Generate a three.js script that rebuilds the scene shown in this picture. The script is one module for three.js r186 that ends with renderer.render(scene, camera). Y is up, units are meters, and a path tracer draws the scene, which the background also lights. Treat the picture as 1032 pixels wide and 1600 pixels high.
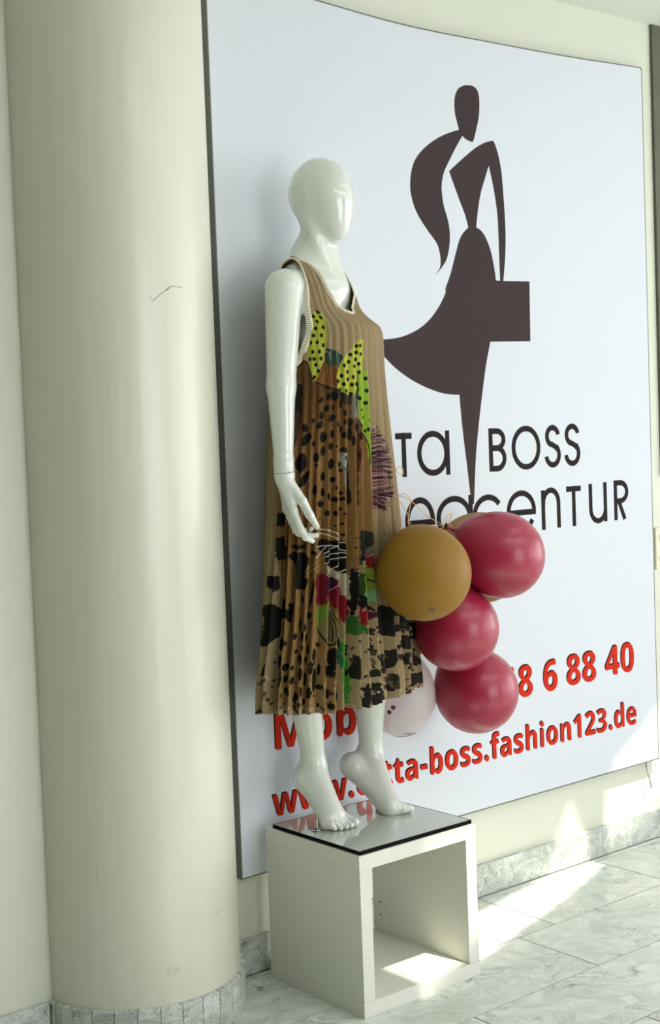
import * as THREE from 'three';
import { RoundedBoxGeometry } from 'three/addons/geometries/RoundedBoxGeometry.js';
import { mergeGeometries } from 'three/addons/utils/BufferGeometryUtils.js';
import { createNoise2D, createNoise3D } from 'simplex-noise';

// ------------------------------------------------------------------ camera, daylight, sun, exposure
const scene = new THREE.Scene();
const camera = new THREE.PerspectiveCamera(40.44, 1032 / 1600, 0.05, 60);
camera.position.set(0, 1.476, 3.108);
camera.up.set(0.0618, 0.9979, -0.0167);
camera.lookAt(camera.position.clone().add(new THREE.Vector3(0.6346, -0.0522, -0.7711)));
scene.add(camera);

scene.background = new THREE.Color().setRGB(9.0, 9.1, 9.35);        // bright overcast daylight outside the glass fronts

const SUN = new THREE.Vector3(-0.08, -1, -0.43);                    // direction in which the sunlight travels
const sun = new THREE.DirectionalLight(0xfff6e2, 14);
sun.name = 'sun';
sun.position.set(3 - SUN.x * 6, -SUN.y * 6, -SUN.z * 6);
sun.target.position.set(3, 0, 0);
sun.castShadow = true;
sun.shadow.radius = 1.5;
sun.shadow.camera.left = -5; sun.shadow.camera.right = 5; sun.shadow.camera.top = 5; sun.shadow.camera.bottom = -5;
sun.shadow.mapSize.set(2048, 2048);
scene.add(sun, sun.target);

const renderer = new THREE.WebGLRenderer({ antialias: true });
renderer.toneMapping = THREE.LinearToneMapping;
renderer.toneMappingExposure = 0.535;
renderer.shadowMap.enabled = true;

// ------------------------------------------------------------------ helpers
let seed = 7;
const rnd = () => { seed = (seed * 1664525 + 1013904223) % 4294967296; return seed / 4294967296; };
const n2 = createNoise2D(rnd), n3 = createNoise3D(rnd);
const clamp = (x, a = 0, b = 1) => Math.min(b, Math.max(a, x));
const smooth = (x, a, b) => { const t = clamp((x - a) / (b - a)); return t * t * (3 - 2 * t); };
const lerp = (a, b, t) => a + (b - a) * t;
const V = (x, y, z) => new THREE.Vector3(x, y, z);
const std = (o) => new THREE.MeshStandardMaterial(o);
const phys = (o) => new THREE.MeshPhysicalMaterial(o);
const used = {};
function numbered(name) { const n = used[name] = (used[name] ?? -1) + 1; return n ? `${name}_${String(n).padStart(3, '0')}` : name; }
function mesh(name, geo, mat, parent) { const m = new THREE.Mesh(geo, mat); m.name = numbered(name); m.castShadow = m.receiveShadow = true; (parent ?? scene).add(m); return m; }
function tag(o, label, category, group) { o.userData.label = label; o.userData.category = category; if (group) o.userData.group = group; return o; }
function structure(o) { o.userData.kind = 'structure'; return o; }
function group(name, x = 0, y = 0, z = 0, parent) { const g = new THREE.Group(); g.name = numbered(name); g.position.set(x, y, z); (parent ?? scene).add(g); return g; }
function box(x0, x1, y0, y1, z0, z1, r = 0, seg = 2) {
  const w = x1 - x0, h = y1 - y0, d = z1 - z0;
  const g = r ? new RoundedBoxGeometry(w, h, d, seg, r) : new THREE.BoxGeometry(w, h, d);
  return g.translate((x0 + x1) / 2, (y0 + y1) / 2, (z0 + z1) / 2);
}
function canvasTexture(w, h, draw, srgb = true) {
  const c = document.createElement('canvas'); c.width = w; c.height = h; draw(c.getContext('2d'), w, h);
  const t = new THREE.CanvasTexture(c); if (srgb) t.colorSpace = THREE.SRGBColorSpace; t.anisotropy = 8; return t;
}
function dataTexture(w, h, f, srgb = true) {
  const d = new Uint8Array(w * h * 4);
  for (let y = 0; y < h; y++) for (let x = 0; x < w; x++) { const c = f(x, y), i = (y * w + x) * 4; d[i] = clamp(c[0], 0, 255); d[i + 1] = clamp(c[1], 0, 255); d[i + 2] = clamp(c[2], 0, 255); d[i + 3] = 255; }
  const t = new THREE.DataTexture(d, w, h); t.magFilter = THREE.LinearFilter; t.minFilter = THREE.LinearMipmapLinearFilter; t.generateMipmaps = true;
  t.wrapS = t.wrapT = THREE.RepeatWrapping; if (srgb) t.colorSpace = THREE.SRGBColorSpace; t.needsUpdate = true; return t;
}
// uv in metres from the dominant axis of each face
function metreUV(geo, scale = 1, du = 0, dv = 0) {
  const p = geo.attributes.position, n = geo.attributes.normal, uv = new Float32Array(p.count * 2);
  for (let i = 0; i < p.count; i++) {
    const ax = Math.abs(n.getX(i)), ay = Math.abs(n.getY(i)), az = Math.abs(n.getZ(i));
    const [a, b] = ay >= ax && ay >= az ? [p.getX(i), p.getZ(i)] : az >= ax ? [p.getX(i), p.getY(i)] : [p.getZ(i), p.getY(i)];
    uv[2 * i] = a * scale + du; uv[2 * i + 1] = b * scale + dv;
  }
  geo.setAttribute('uv', new THREE.BufferAttribute(uv, 2)); return geo;
}
const prof = (xs, ys) => (x) => { // smooth interpolation of a table
  if (x <= xs[0]) return ys[0]; const n = xs.length; if (x >= xs[n - 1]) return ys[n - 1];
  let i = 0; while (x > xs[i + 1]) i++;
  const h = xs[i + 1] - xs[i], t = (x - xs[i]) / h, m = (k) => k <= 0 || k >= n - 1 ? 0 : (ys[k + 1] - ys[k - 1]) / (xs[k + 1] - xs[k - 1]);
  const t2 = t * t, t3 = t2 * t;
  return (2 * t3 - 3 * t2 + 1) * ys[i] + (t3 - 2 * t2 + t) * h * m(i) + (3 * t2 - 2 * t3) * ys[i + 1] + (t3 - t2) * h * m(i + 1);
};
function fbm(x, y, o = 4) { let s = 0, a = 0.5; for (let i = 0; i < o; i++) { s += a * n2(x, y); x = x * 2.03 + 17.1; y = y * 2.03 - 9.7; a *= 0.5; } return s; }

// ------------------------------------------------------------------ materials
const paintBump = dataTexture(512, 512, (x, y) => { const v = 128 + 60 * n2(x / 9, y / 9) + 40 * n2(x / 3 + 50, y / 3); return [v, v, v]; }, false);
const paint = std({ color: new THREE.Color().setRGB(0.72, 0.74, 0.62), roughness: 0.55, bumpMap: paintBump, bumpScale: 0.00025 });
const ceilingPaint = std({ color: new THREE.Color().setRGB(0.80, 0.82, 0.76), roughness: 0.9 });
function marbleTexture(size, base, cloud, veinTone, veinAmount, speck) {
  return dataTexture(size, size, (x, y) => {
    const u = x / size * 2.4, v = y / size * 2.4;                        // the tile of texture covers 2.4 m
    const wx = u + 0.09 * fbm(u * 3.1 + 3, v * 3.1, 6), wy = v + 0.09 * fbm(u * 3.1 - 8, v * 3.1 + 5, 6);
    const d = wx * 0.9 + wy * 0.44, e = -wx * 0.44 + wy * 0.9;
    const broad = 0.55 * fbm(d * 2.2, e * 3.6, 6) + 0.75 * fbm(d * 9, e * 13 + 3, 4);
    const ridge = (a, b, p) => Math.pow(1 - Math.min(1, Math.abs(n2(a, b) + 0.22 * n2(a * 4.3 + 2, b * 4.3) + 0.12 * n2(a * 11, b * 11 + 5))), p);
    const mask = smooth(fbm(u * 2.3 + 30, v * 2.3, 4), -0.12, 0.4), mask2 = smooth(fbm(u * 5 + 7, v * 5 - 20, 3), 0.0, 0.35);
    let vein = ridge(d * 1.1, e * 4.2, 38) * (0.35 + 0.4 * mask2) + ridge(d * 3.4 + 40, e * 10 + 7, 22) * 0.75 * mask * (0.3 + 0.7 * mask2) + ridge(d * 9 + 4, e * 24 - 7, 10) * 0.32 * mask;
    vein *= veinAmount;
    const g = speck * n2(x / 2.3, y / 2.3) + speck * 0.8 * n2(x / 5.2 + 9, y / 5.2) - (speck > 10 ? 46 * smooth(n2(x / 8 + 31, y / 5.5) + 0.6 * n2(x / 3.6, y / 3), 0.25, 1.0) : 0);
    const c = cloud * broad + g;
    return base.map((b, i) => lerp(b + c, veinTone[i], clamp(vein)));
  });
}
const floorMarbleMap = marbleTexture(2048, [216, 222, 215], 26, [104, 110, 106], 1.0, 5);
const skirtMarbleMap = marbleTexture(1024, [204, 210, 202], 40, [92, 98, 94], 1.0, 20);
const floorMarble = phys({ map: floorMarbleMap, roughness: 0.17, specularIntensity: 0.9 });
const skirtMarble = phys({ map: skirtMarbleMap, roughness: 0.35 });
const grout = std({ color: 0x33352f, roughness: 0.95 });
const foil = std({ color: new THREE.Color().setRGB(0.76, 0.77, 0.69), roughness: 0.42 });
const darkAlu = std({ color: 0x55564e, roughness: 0.5, metalness: 0.4 });
const steel = std({ color: 0xb9bab4, roughness: 0.25, metalness: 1 });
const gloss = phys({ color: new THREE.Color().setRGB(0.74, 0.77, 0.70), roughness: 0.16, clearcoat: 0.7, clearcoatRoughness: 0.06 });

// ------------------------------------------------------------------ the room
const CEIL = 2.9;
const wallBack = structure(mesh('wall_back', metreUV(box(-2, 9, -0.12, CEIL, -0.2, 0), 2), paint));
const floor = structure(mesh('floor', metreUV(box(-2, 9, -0.12, -0.011, 0, 6.5), 1), grout));
structure(mesh('wall_left', metreUV(box(-2.2, -2, 0, CEIL, -0.2, 6.7), 2), std({ color: 0x4b473e, roughness: 0.8 })));
const WX = 6.6, darkWall = std({ color: 0x6a675c, roughness: 0.8 });
const openWall = (name, boxes) => structure(mesh(name, mergeGeometries(boxes.map((b) => metreUV(box(...b), 2))), darkWall));
openWall('wall_front', [[-2, 1.7, 0, CEIL, 6.5, 6.7], [4.4, WX, 0, CEIL, 6.5, 6.7], [1.7, 4.4, 0, 0.12, 6.5, 6.7], [1.7, 4.4, 2.75, CEIL, 6.5, 6.7], [WX, 9, 0, 0.12, 6.5, 6.7], [WX, 9, 2.75, CEIL, 6.5, 6.7], [8.8, 9, 0.12, 2.75, 6.5, 6.7]]);
openWall('wall_right', [[9, 9.2, 0, CEIL, -0.2, 0.9], [9, 9.2, 0, 0.12, 0.9, 6.7], [9, 9.2, 2.75, CEIL, 0.9, 6.7], [9, 9.2, 0.12, 2.75, 6.3, 6.7]]);
for (const [name, bars] of [
  ['window_1', [1.7, 3.02, 4.34, WX, 7.6, 8.74].map((x) => [x, x + 0.06, 0.12, 2.75, 6.55, 6.63]).concat([[1.7, 4.4, 0.12, 0.18, 6.55, 6.63], [1.7, 4.4, 2.69, 2.75, 6.55, 6.63], [WX, 8.8, 0.12, 0.18, 6.55, 6.63], [WX, 8.8, 2.69, 2.75, 6.55, 6.63], [WX, 8.8, 2.05, 2.1, 6.55, 6.63]])],
  ['window_2', [0.9, 2.7, 4.5, 6.24].map((z) => [9.05, 9.13, 0.12, 2.75, z, z + 0.06]).concat([[9.05, 9.13, 0.12, 0.18, 0.9, 6.3], [9.05, 9.13, 2.69, 2.75, 0.9, 6.3], [9.05, 9.13, 2.05, 2.1, 0.9, 6.3]])],
]) { const w = structure(group(name)); for (const b of bars) mesh('window_frame', box(...b), darkAlu, w); }

// ceiling with invented openings, shaped to cast sun patches on floor, cube and wall
{
  const up = (x, z) => [x - SUN.x * CEIL, z - SUN.z * CEIL];
  const s = new THREE.Shape([[-2, -0.2], [9, -0.2], [9, 6.7], [-2, 6.7]].map((p) => new THREE.Vector2(...p)));
  for (const poly of [
    [[2.43, 0.47], [2.43, 0.29], [2.66, 0.28], [2.69, 0.2], [3.0, 0.12], [3.40, 0.03], [3.55, -0.09], [3.64, -0.02], [3.64, 0.085], [3.2, 0.245], [2.62, 0.42]],
    [[3.74, -0.105], [3.74, 0.015], [3.9, 0.0], [4.0, -0.03], [4.14, -0.07], [4.14, -0.24], [4.0, -0.18], [3.88, -0.138]],
    [[2.4, 1.4], [4.2, 1.3], [4.2, 2.0], [2.4, 2.1]], [[1.5, 0.85], [2.25, 0.85], [2.25, 1.65], [1.5, 1.65]],  // two more added openings; their sunlit floor bounces light onto the low areas
  ]) s.holes.push(new THREE.Path(poly.map((p) => new THREE.Vector2(...up(...p)))));
  const g = new THREE.ExtrudeGeometry(s, { depth: 0.02, bevelEnabled: false }).rotateX(Math.PI / 2).translate(0, CEIL + 0.02, 0);
  structure(mesh('ceiling', g, ceilingPaint));
}

// floor tiles: rows parallel to the wall, 30 cm deep, laid with 2 mm joints
{
  const variants = [0, 1, 2, 3, 4, 5].map(() => [rnd() * 3, rnd() * 3]);
  const J = 0.0021, rest = [];
  const put = (x0, x1, z0, z1, single) => {
    const [du, dv] = variants[Math.floor(rnd() * 6)];
    const g = metreUV(box(x0 + J, x1 - J, -0.012, 0, z0 + J, z1 - J, single ? 0.0008 : 0, 1), 1 / 2.4, du, dv);
    if (single) mesh('floor_tile', g, floorMarble, floor); else rest.push(g);
  };
  const rows = [[0.016, 0.044, 0.555, 3.09], [0.044, 0.344, 0.5575, 3.09], [0.344, 0.643, 0.9, 2.93], [0.643, 0.942, 0.9, 2.439], [0.942, 1.242, 0.9, 2.75]];
  for (let k = 0; k < 18; k++) rows.push([1.242 + k * 0.3, Math.min(6.5, 1.542 + k * 0.3), 0.9, 2 + 0.9 * rnd()]);
  rows.forEach(([z0, z1, len, at], r) => {
    if (z1 - z0 < 0.02) return;
    for (let x = at - Math.ceil((at + 2) / len) * len; x < 9; x += len) {
      const a = Math.max(-2, x), b = Math.min(9, x + len);
      if (b - a > 0.02) put(a, b, z0, z1, r < 5 && b > 1.3 && a < 4.8);
    }
  });
  const m = mesh('floor_tile_field', mergeGeometries(rest), floorMarble, floor); m.userData.kind = 'stuff';
}

// skirting of marble strips along the back wall
{
  const sk = structure(group('baseboard_back'));
  const xs = [-2, -0.4, 0.5, 1.1, 1.583];
  for (let i = 0; i < 4; i++) mesh('marble_strip', metreUV(box(xs[i] + 0.0006, xs[i + 1] - 0.0006, 0, 0.102, 0, 0.015, 0.0015), 1 / 1.2, rnd(), rnd()), skirtMarble, sk);
  for (let x = 2.145, i = 0; x < 9; x += i++ ? 0.62 : 0.95) mesh('marble_strip', metreUV(box(x + 0.0006, Math.min(9, x + (i ? 0.62 : 0.95)) - 0.0006, 0, 0.102, 0, 0.015, 0.0015), 1 / 1.2, rnd(), rnd()), skirtMarble, sk);
}

// round half column built against the wall
{
  const cx = 1.864, cz = -0.02, R = 0.267, half = THREE.MathUtils.degToRad(97);
  const col = structure(group('column', cx, 0, cz));
  const W = 1024, H = 2048, deg = (d) => (d + 97) / 194 * W, yy = (y) => H - y / 2.9 * H;
  const marks = canvasTexture(W, H, (g) => {
    g.fillStyle = '#dfe1cd'; g.fillRect(0, 0, W, H);
    g.strokeStyle = '#50514a'; g.lineWidth = 1; g.lineCap = 'round';
    g.beginPath(); [[-9.4, 1.837], [-8.4, 1.83]].forEach(([d, y], i) => g[i ? 'lineTo' : 'moveTo'](deg(d), yy(y))); g.stroke();
    g.beginPath(); [[-8.1, 1.826], [-7.2, 1.827], [-3, 1.842], [1.25, 1.855]].forEach(([d, y], i) => g[i ? 'lineTo' : 'moveTo'](deg(d), yy(y))); g.stroke();
    g.lineWidth = 1.8; g.beginPath(); g.moveTo(deg(0.2), yy(1.851)); g.lineTo(deg(3.4), yy(1.861)); g.stroke();
    g.lineWidth = 0.7; g.beginPath(); g.moveTo(deg(3.4), yy(1.862)); g.lineTo(deg(11.3), yy(1.86)); g.stroke();
    g.strokeStyle = '#f1f2e4'; g.lineWidth = 1.6; g.beginPath(); g.moveTo(deg(-49.8), yy(0.457)); g.lineTo(deg(-50.2), yy(0.416)); g.stroke();
    g.strokeStyle = '#8d8f80'; g.lineWidth = 0.8; g.beginPath(); g.moveTo(deg(-50.4), yy(0.457)); g.lineTo(deg(-50.8), yy(0.416)); g.stroke();
    g.fillStyle = 'rgba(120,122,110,.55)';
    for (const [d, y, r] of [[-3.7, 0.262, 1.4], [18.9, 0.293, 2], [19.3, 0.29, 1.2], [-33.6, 0.177, 1.6], [-17.5, 0.346, 1.2]]) { g.beginPath(); g.ellipse(deg(d), yy(y), r, r * 1.5, 0, 0, 7); g.fill(); }
    g.fillRect(deg(33), yy(1.0225), 14, 1);
    for (let i = 0; i < 46; i++) { g.fillStyle = `rgba(120,120,105,${0.05 + 0.1 * rnd()})`; g.fillRect(deg(-17 + 8 * rnd()), yy(0.195 - 0.022 * rnd()), 2 + 5 * rnd(), 1 + 3 * rnd()); }
    for (let i = 0; i < 60; i++) { g.fillStyle = `rgba(150,150,130,${0.1 + 0.15 * rnd()})`; const r = 0.5 + rnd(); g.fillRect(deg(-90 + 180 * rnd()), yy(0.1 + 1.2 * rnd() * rnd()), r, r); }
    g.strokeStyle = 'rgba(240,242,226,.8)'; g.lineWidth = 1.2; g.beginPath(); g.moveTo(deg(-41), yy(0.205)); g.lineTo(deg(-39.5), yy(0.185)); g.stroke();
  });
  const wave = dataTexture(256, 512, (x, y) => { const v = 128 + 70 * n2(x / 20, y / 260) + 35 * n2(x / 7 + 9, y / 120); return [v, v, v]; }, false);
  const m = phys({ map: marks, color: new THREE.Color().setRGB(0.95, 0.95, 0.95), roughness: 0.34, bumpMap: wave, bumpScale: 0.0012, clearcoat: 0.35, clearcoatRoughness: 0.22 });
  mesh('shaft', new THREE.CylinderGeometry(R, R, CEIL, 160, 1, true, -half, 2 * half).translate(0, CEIL / 2, 0), m, col);
  // ring of marble pieces around the foot
  const a0 = -91, a1 = 96, n = 16, R0 = R - 0.004, R1 = R + 0.013;
  const joints = mesh('joint_ring', new THREE.LatheGeometry([[R0, 0], [R1 - 0.002, 0], [R1 - 0.002, 0.099], [R0, 0.1]].map((p) => new THREE.Vector2(...p)), 80, -half, 2 * half), grout, col);
  for (let i = 0; i < n; i++) {
    const t0 = THREE.MathUtils.degToRad(lerp(a0, a1, i / n)) + 0.0028, t1 = THREE.MathUtils.degToRad(lerp(a0, a1, (i + 1) / n)) - 0.0028;
    const g = new THREE.LatheGeometry([[R0, 0], [R1, 0], [R1, 0.097], [R1 - 0.002, 0.101], [R0, 0.102]].map((p) => new THREE.Vector2(...p)), 5, t0, t1 - t0);
    const end = (t, flip) => { const s = new THREE.PlaneGeometry(R1 - R0, 0.1).translate((R0 + R1) / 2, 0.05, 0); s.rotateY(t - Math.PI / 2); if (flip) s.index.array.reverse(); return s; };
    const all = mergeGeometries([g, end(t0), end(t1, true)]);
    const p = all.attributes.position, uv = all.attributes.uv, du = rnd(), dv = rnd();
    for (let k = 0; k < p.count; k++) uv.setXY(k, Math.atan2(p.getX(k), p.getZ(k)) * R / 1.2 + du, p.getY(k) / 1.2 + dv);
    mesh('base_tile', all, skirtMarble, col);
  }
}

// ------------------------------------------------------------------ printed banner in its frame
{
  const X0 = 2.172, Y1 = 2.745, S = 830, Z = 0.03;
  const tex = canvasTexture(1536, 2048, (g, W, H) => {
    g.fillStyle = '#dbe0e8'; g.fillRect(0, 0, W, H);
    for (let i = 0; i < 9000; i++) { g.fillStyle = rnd() < 0.5 ? 'rgba(255,255,255,.10)' : 'rgba(190,200,215,.10)'; g.fillRect(rnd() * W, rnd() * H, 3 + 12 * rnd(), 1 + rnd()); }
    const ink = '#423739';
    const poly = (a) => { // smooth closed outline; a corner where it turns sharply
      const n = a.length / 2, P = (i) => [a[2 * ((i + n) % n)], a[2 * ((i + n) % n) + 1]];
      const corner = (i) => { const [x0, y0] = P(i - 1), [x1, y1] = P(i), [x2, y2] = P(i + 1), u = [x1 - x0, y1 - y0], v = [x2 - x1, y2 - y1]; return (u[0] * v[0] + u[1] * v[1]) / (Math.hypot(...u) * Math.hypot(...v)) < 0.72; };
      g.moveTo(...P(0));
      for (let i = 0; i < n; i++) {
        const p0 = P(i - 1), p1 = P(i), p2 = P(i + 1), p3 = P(i + 2), c1 = corner(i), c2 = corner(i + 1);
        g.bezierCurveTo(p1[0] + (c1 ? 0 : (p2[0] - p0[0]) / 6), p1[1] + (c1 ? 0 : (p2[1] - p0[1]) / 6), p2[0] - (c2 ? 0 : (p3[0] - p1[0]) / 6), p2[1] - (c2 ? 0 : (p3[1] - p1[1]) / 6), ...p2);
      }
      g.closePath();
    };
    g.fillStyle = ink;
    g.beginPath(); poly([762,210,766,188,778,169,797,159,809,156,830,155,846,162,853,177,854,198,851,229,843,255,834,280,827,296,821,299,809,297,797,293,788,287,762,320,737,356,717,387,708,418,708,443,713,472,724,501,730,526,731,551,726,581,716,607,697,629,673,649,691,630,695,612,693,591,683,567,657,541,630,512,611,484,600,452,598,427,604,394,619,363,650,333,692,306,734,287,776,273,770,255,764,235]); g.fill();
    g.beginPath(); poly([736,382,760,364,798,337,836,312,867,297,893,289,901,288,908,296,920,325,929,363,933,407,937,472,938,538,933,596,924,652,1026,649,1023,809,868,813,851,866,837,924,818,1012,802,1100,793,1180,788,1236,779,1236,767,1139,754,1035,747,951,716,950,674,944,622,929,571,908,527,883,492,856,458,826,443,806,486,813,536,809,576,799,617,782,653,758,684,727,708,693,710,680,730,640,747,597,763,558,777,538,799,520,788,488,768,449,749,410]);
    poly([882,354,867,387,849,427,837,471,828,518,845,525,863,543,880,577,891,620,896,652,912,652,911,584,910,496,904,444,894,397]); g.fill('evenodd');
    // round geometric capitals, drawn as strokes
    g.strokeStyle = '#2b2426'; g.lineWidth = 15; g.lineCap = 'butt'; g.lineJoin = 'miter';
    const line = (...p) => { g.beginPath(); for (let i = 0; i < p.length; i += 2) g[i ? 'lineTo' : 'moveTo'](p[i], p[i + 1]); g.stroke(); };
    const arc = (x, y, rx, ry, a, b) => { g.beginPath(); g.ellipse(x, y, rx, ry, 0, a * Math.PI / 180, b * Math.PI / 180); g.stroke(); };
    const cT = (x, y0, y1, w) => { line(x - w, y0 + 8, x + w, y0 + 8); line(x, y0, x, y1); };
    const cA = (x0, x1, y0, y1) => { const xc = (x0 + x1 - 7) / 2; arc(xc, (y0 + y1) / 2, (x1 - x0) / 2 - 8, (y1 - y0) / 2 - 7, 0, 360); line(x1 - 7, y0, x1 - 7, y1); };
    const cB = (x0, x1, y0, y1) => { const m = y0 + (y1 - y0) * 0.46; g.beginPath(); g.moveTo(x0 + 7, y1); g.lineTo(x0 + 7, y0 + 7); g.lineTo(x0 + 28, y0 + 7); g.ellipse(x0 + 30, (y0 + 7 + m) / 2, x1 - x0 - 40, (m - y0 - 7) / 2, 0, -Math.PI / 2, Math.PI / 2); g.lineTo(x0 + 7, m); g.moveTo(x0 + 28, m); g.ellipse(x0 + 30, (m + y1 - 7) / 2, x1 - x0 - 38, (y1 - 7 - m) / 2, 0, -Math.PI / 2, Math.PI / 2); g.lineTo(x0 + 7, y1 - 7); g.stroke(); };
    const cO = (x0, x1, y0, y1) => arc((x0 + x1) / 2, (y0 + y1) / 2, (x1 - x0) / 2 - 7, (y1 - y0) / 2 - 7, 0, 360);
    const cS = (x0, x1, y0, y1) => { const m = (y0 + y1) / 2 - 4, xc = (x0 + x1) / 2, rt = (m - y0 - 7) / 2, rb = (y1 - 7 - m) / 2; g.beginPath(); g.ellipse(xc + 1, y0 + 7 + rt, (x1 - x0) / 2 - 11, rt, 0, -0.18, -Math.PI * 1.36, true); g.bezierCurveTo(xc - 8, m - 3, xc + 8, m + 2, xc + 17, m + 10); g.ellipse(xc, m + rb, (x1 - x0) / 2 - 8, rb, 0, -0.75, Math.PI - 0.15); g.stroke(); };
    cT(386, 1044, 1154, 0.1); line(420, 1044, 420, 1154); line(430, 1052, 505, 1052); line(470, 1052, 470, 1154);      // hidden behind the figure
    cT(546, 1044, 1154, 28); cA(594, 705, 1042, 1155);
    cB(850, 916, 1041, 1154); cO(937, 1050, 1037, 1154); cS(1066, 1134, 1037, 1153); cS(1147, 1216, 1035, 1152);
    const cE = (xc, y, rx, ry) => { arc(xc, y, rx, ry, 32, 360); line(xc - rx, y + 4, xc + rx + 7, y + 4); };
    cE(594, 1268, 44, 53); cA(654, 782, 1211, 1322);
    g.beginPath(); g.ellipse(840, 1268, 51, 47, 0, -0.62, 0.62, true); g.stroke(); line(840, 1274, 892, 1274); line(885, 1270, 885, 1322);
    cE(968, 1265, 50, 48);
    g.beginPath(); g.moveTo(1055, 1322); g.lineTo(1055, 1214); g.moveTo(1055, 1262); g.ellipse(1087, 1250, 31, 35, 0, -Math.PI, 0); g.lineTo(1118, 1320); g.stroke();
    cT(1182, 1208, 1320, 31);
    g.beginPath(); g.moveTo(1254, 1206); g.lineTo(1254, 1278); g.ellipse(1286, 1278, 32, 34, 0, Math.PI, 0, true); g.lineTo(1318, 1204); g.moveTo(1318, 1270); g.lineTo(1318, 1316); g.stroke();
    g.beginPath(); g.moveTo(1364, 1316); g.lineTo(1364, 1209); g.lineTo(1384, 1209); g.ellipse(1386, 1235, 29, 26, 0, -Math.PI / 2, Math.PI / 2); g.lineTo(1371, 1261); g.moveTo(1378, 1261); g.lineTo(1404, 1315); g.stroke();
    // red lettering with a dark inner edge
    const red = (s, x0, x1, base, px) => {
      g.font = `bold ${px}px sans-serif`; const k = (x1 - x0) / g.measureText(s).width;
      g.save(); g.translate(x0, base); g.scale(k, 1);
      g.fillStyle = '#3d120e'; g.fillText(s, -1 / k, -1);
      g.beginPath(); g.fillStyle = '#cf301c'; g.fillText(s, 3 / k, 3); g.restore();
    };
    red('Mobil:', 98, 474, 1765, 116); red('017', 730, 920, 1765, 116); red('8', 930, 994, 1765, 116); red('6', 1030, 1094, 1764, 116); red('88', 1126, 1260, 1761, 116); red('40', 1296, 1430, 1757, 116);
    red('www.d', 94, 404, 1920, 92); red('itta-boss.fashion123.de', 405, 1436, 1914, 92);
  });
  const banner = group('wall_banner', 2.172, 0.278, 0);
  const out = (i) => { // outline of the frame, inset by i
    const s = new THREE.Shape(), top = [[2.172, 2.738], [2.556, 2.718], [2.9, 2.703], [3.286, 2.708], [3.645, 2.717]].map(([x, y]) => [Math.max(x, 2.172 + i), y - i]);
    s.moveTo(2.172 + i, 0.278 + i); s.lineTo(4.0205 - i, 0.288 + i); s.lineTo(4.0205 - i, 2.722 - i); s.quadraticCurveTo(4.0205 - i, 2.734 - i, 4.0085 - i, 2.733 - i);
    s.splineThru([...top.reverse()].map((p) => new THREE.Vector2(...p))); s.closePath(); return s;
  };
  const shift = (g, z) => g.translate(-2.172, -0.278, z);
  const fr = out(0); fr.holes.push(out(0.0035));
  mesh('frame', shift(new THREE.ExtrudeGeometry(fr, { depth: Z - 0.001, bevelEnabled: false, curveSegments: 24 }), 0), std({ color: 0x6f716c, roughness: 0.5 }), banner);
  const face = new THREE.ExtrudeGeometry(out(0.0042), { depth: 0.012, bevelEnabled: true, bevelThickness: 0.004, bevelSize: 0.001, bevelSegments: 3, curveSegments: 24 });
  { const p = face.attributes.position, uv = face.attributes.uv; for (let i = 0; i < p.count; i++) uv.setXY(i, (p.getX(i) - X0) * S / 1536, 1 - (Y1 - p.getY(i)) * S / 2048); }
  mesh('printed_fabric', shift(face, Z - 0.017), phys({ map: tex, roughness: 0.9, specularIntensity: 0.35 }), banner);
  tag(banner, 'large white framed wall banner with dark female silhouette logo and red web address', 'banner');
}

// ------------------------------------------------------------------ things on the wall at the right edge
{
  const s = group('wall_socket', 4.1, 1.04, 0);
  const cream = std({ color: 0xe3dfc4, roughness: 0.35 });
  mesh('cover_frame', box(-0.0405, 0.0405, -0.076, 0.076, 0, 0.009, 0.004, 3), cream, s);
  for (const y of [0.036, -0.036]) {
    const pts = [[0.0215, 0], [0.0215, 0.001], [0.0195, 0.0015], [0.0188, -0.006], [0.0001, -0.006]].map((p) => new THREE.Vector2(...p));
    const d = mesh('socket_insert', mergeGeometries([new THREE.LatheGeometry(pts, 40).rotateX(Math.PI / 2).translate(0, y, 0.0105), box(-0.03, 0.03, y - 0.03, y + 0.03, 0.0088, 0.0095).deleteAttribute('uv').toNonIndexed().setAttribute('uv', new THREE.BufferAttribute(new Float32Array(72), 2))].map((g) => g.index ? g.toNonIndexed() : g)), cream, s);
    mesh('contact_hole', mergeGeometries([-0.0095, 0.0095].map((x) => new THREE.CylinderGeometry(0.0024, 0.0024, 0.002, 16).rotateX(Math.PI / 2).translate(x, y, 0.0048))), std({ color: 0x1d1d1a, roughness: 0.8 }), d);
  }
  tag(s, 'cream double wall socket to the right of the banner', 'socket');
  const rail = group('shutter_rail', 4.105, 1.3, 0);
  mesh('rail_profile', box(0, 0.14, 0, 1.6, 0, 0.012, 0.002), std({ color: 0x5b5c4c, roughness: 0.6 }), rail);
  mesh('guide_slot', box(0.05, 0.07, 0.01, 1.6, 0.0122, 0.0135), std({ color: 0x2a2a24, roughness: 0.7 }), rail);
  tag(rail, 'dark grey-green vertical rail on the wall above the socket', 'rail');
  const c = new THREE.CatmullRomCurve3([V(3.967, 0.30, 0.012), V(3.967, 0.262, 0.014), V(3.968, 0.235, 0.022), V(3.972, 0.215, 0.026), V(3.978, 0.192, 0.024)]);
  const cable = mesh('loose_cable', mergeGeometries([new THREE.TubeGeometry(c, 20, 0.0022, 8), new THREE.SphereGeometry(0.0024, 10, 8).translate(3.978, 0.192, 0.024)].map((g) => g.toNonIndexed())), std({ color: 0x8f8f88, roughness: 0.6 }));
  tag(cable, 'short grey cable end hanging out below the lower right corner of the banner', 'cable');
}

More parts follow.
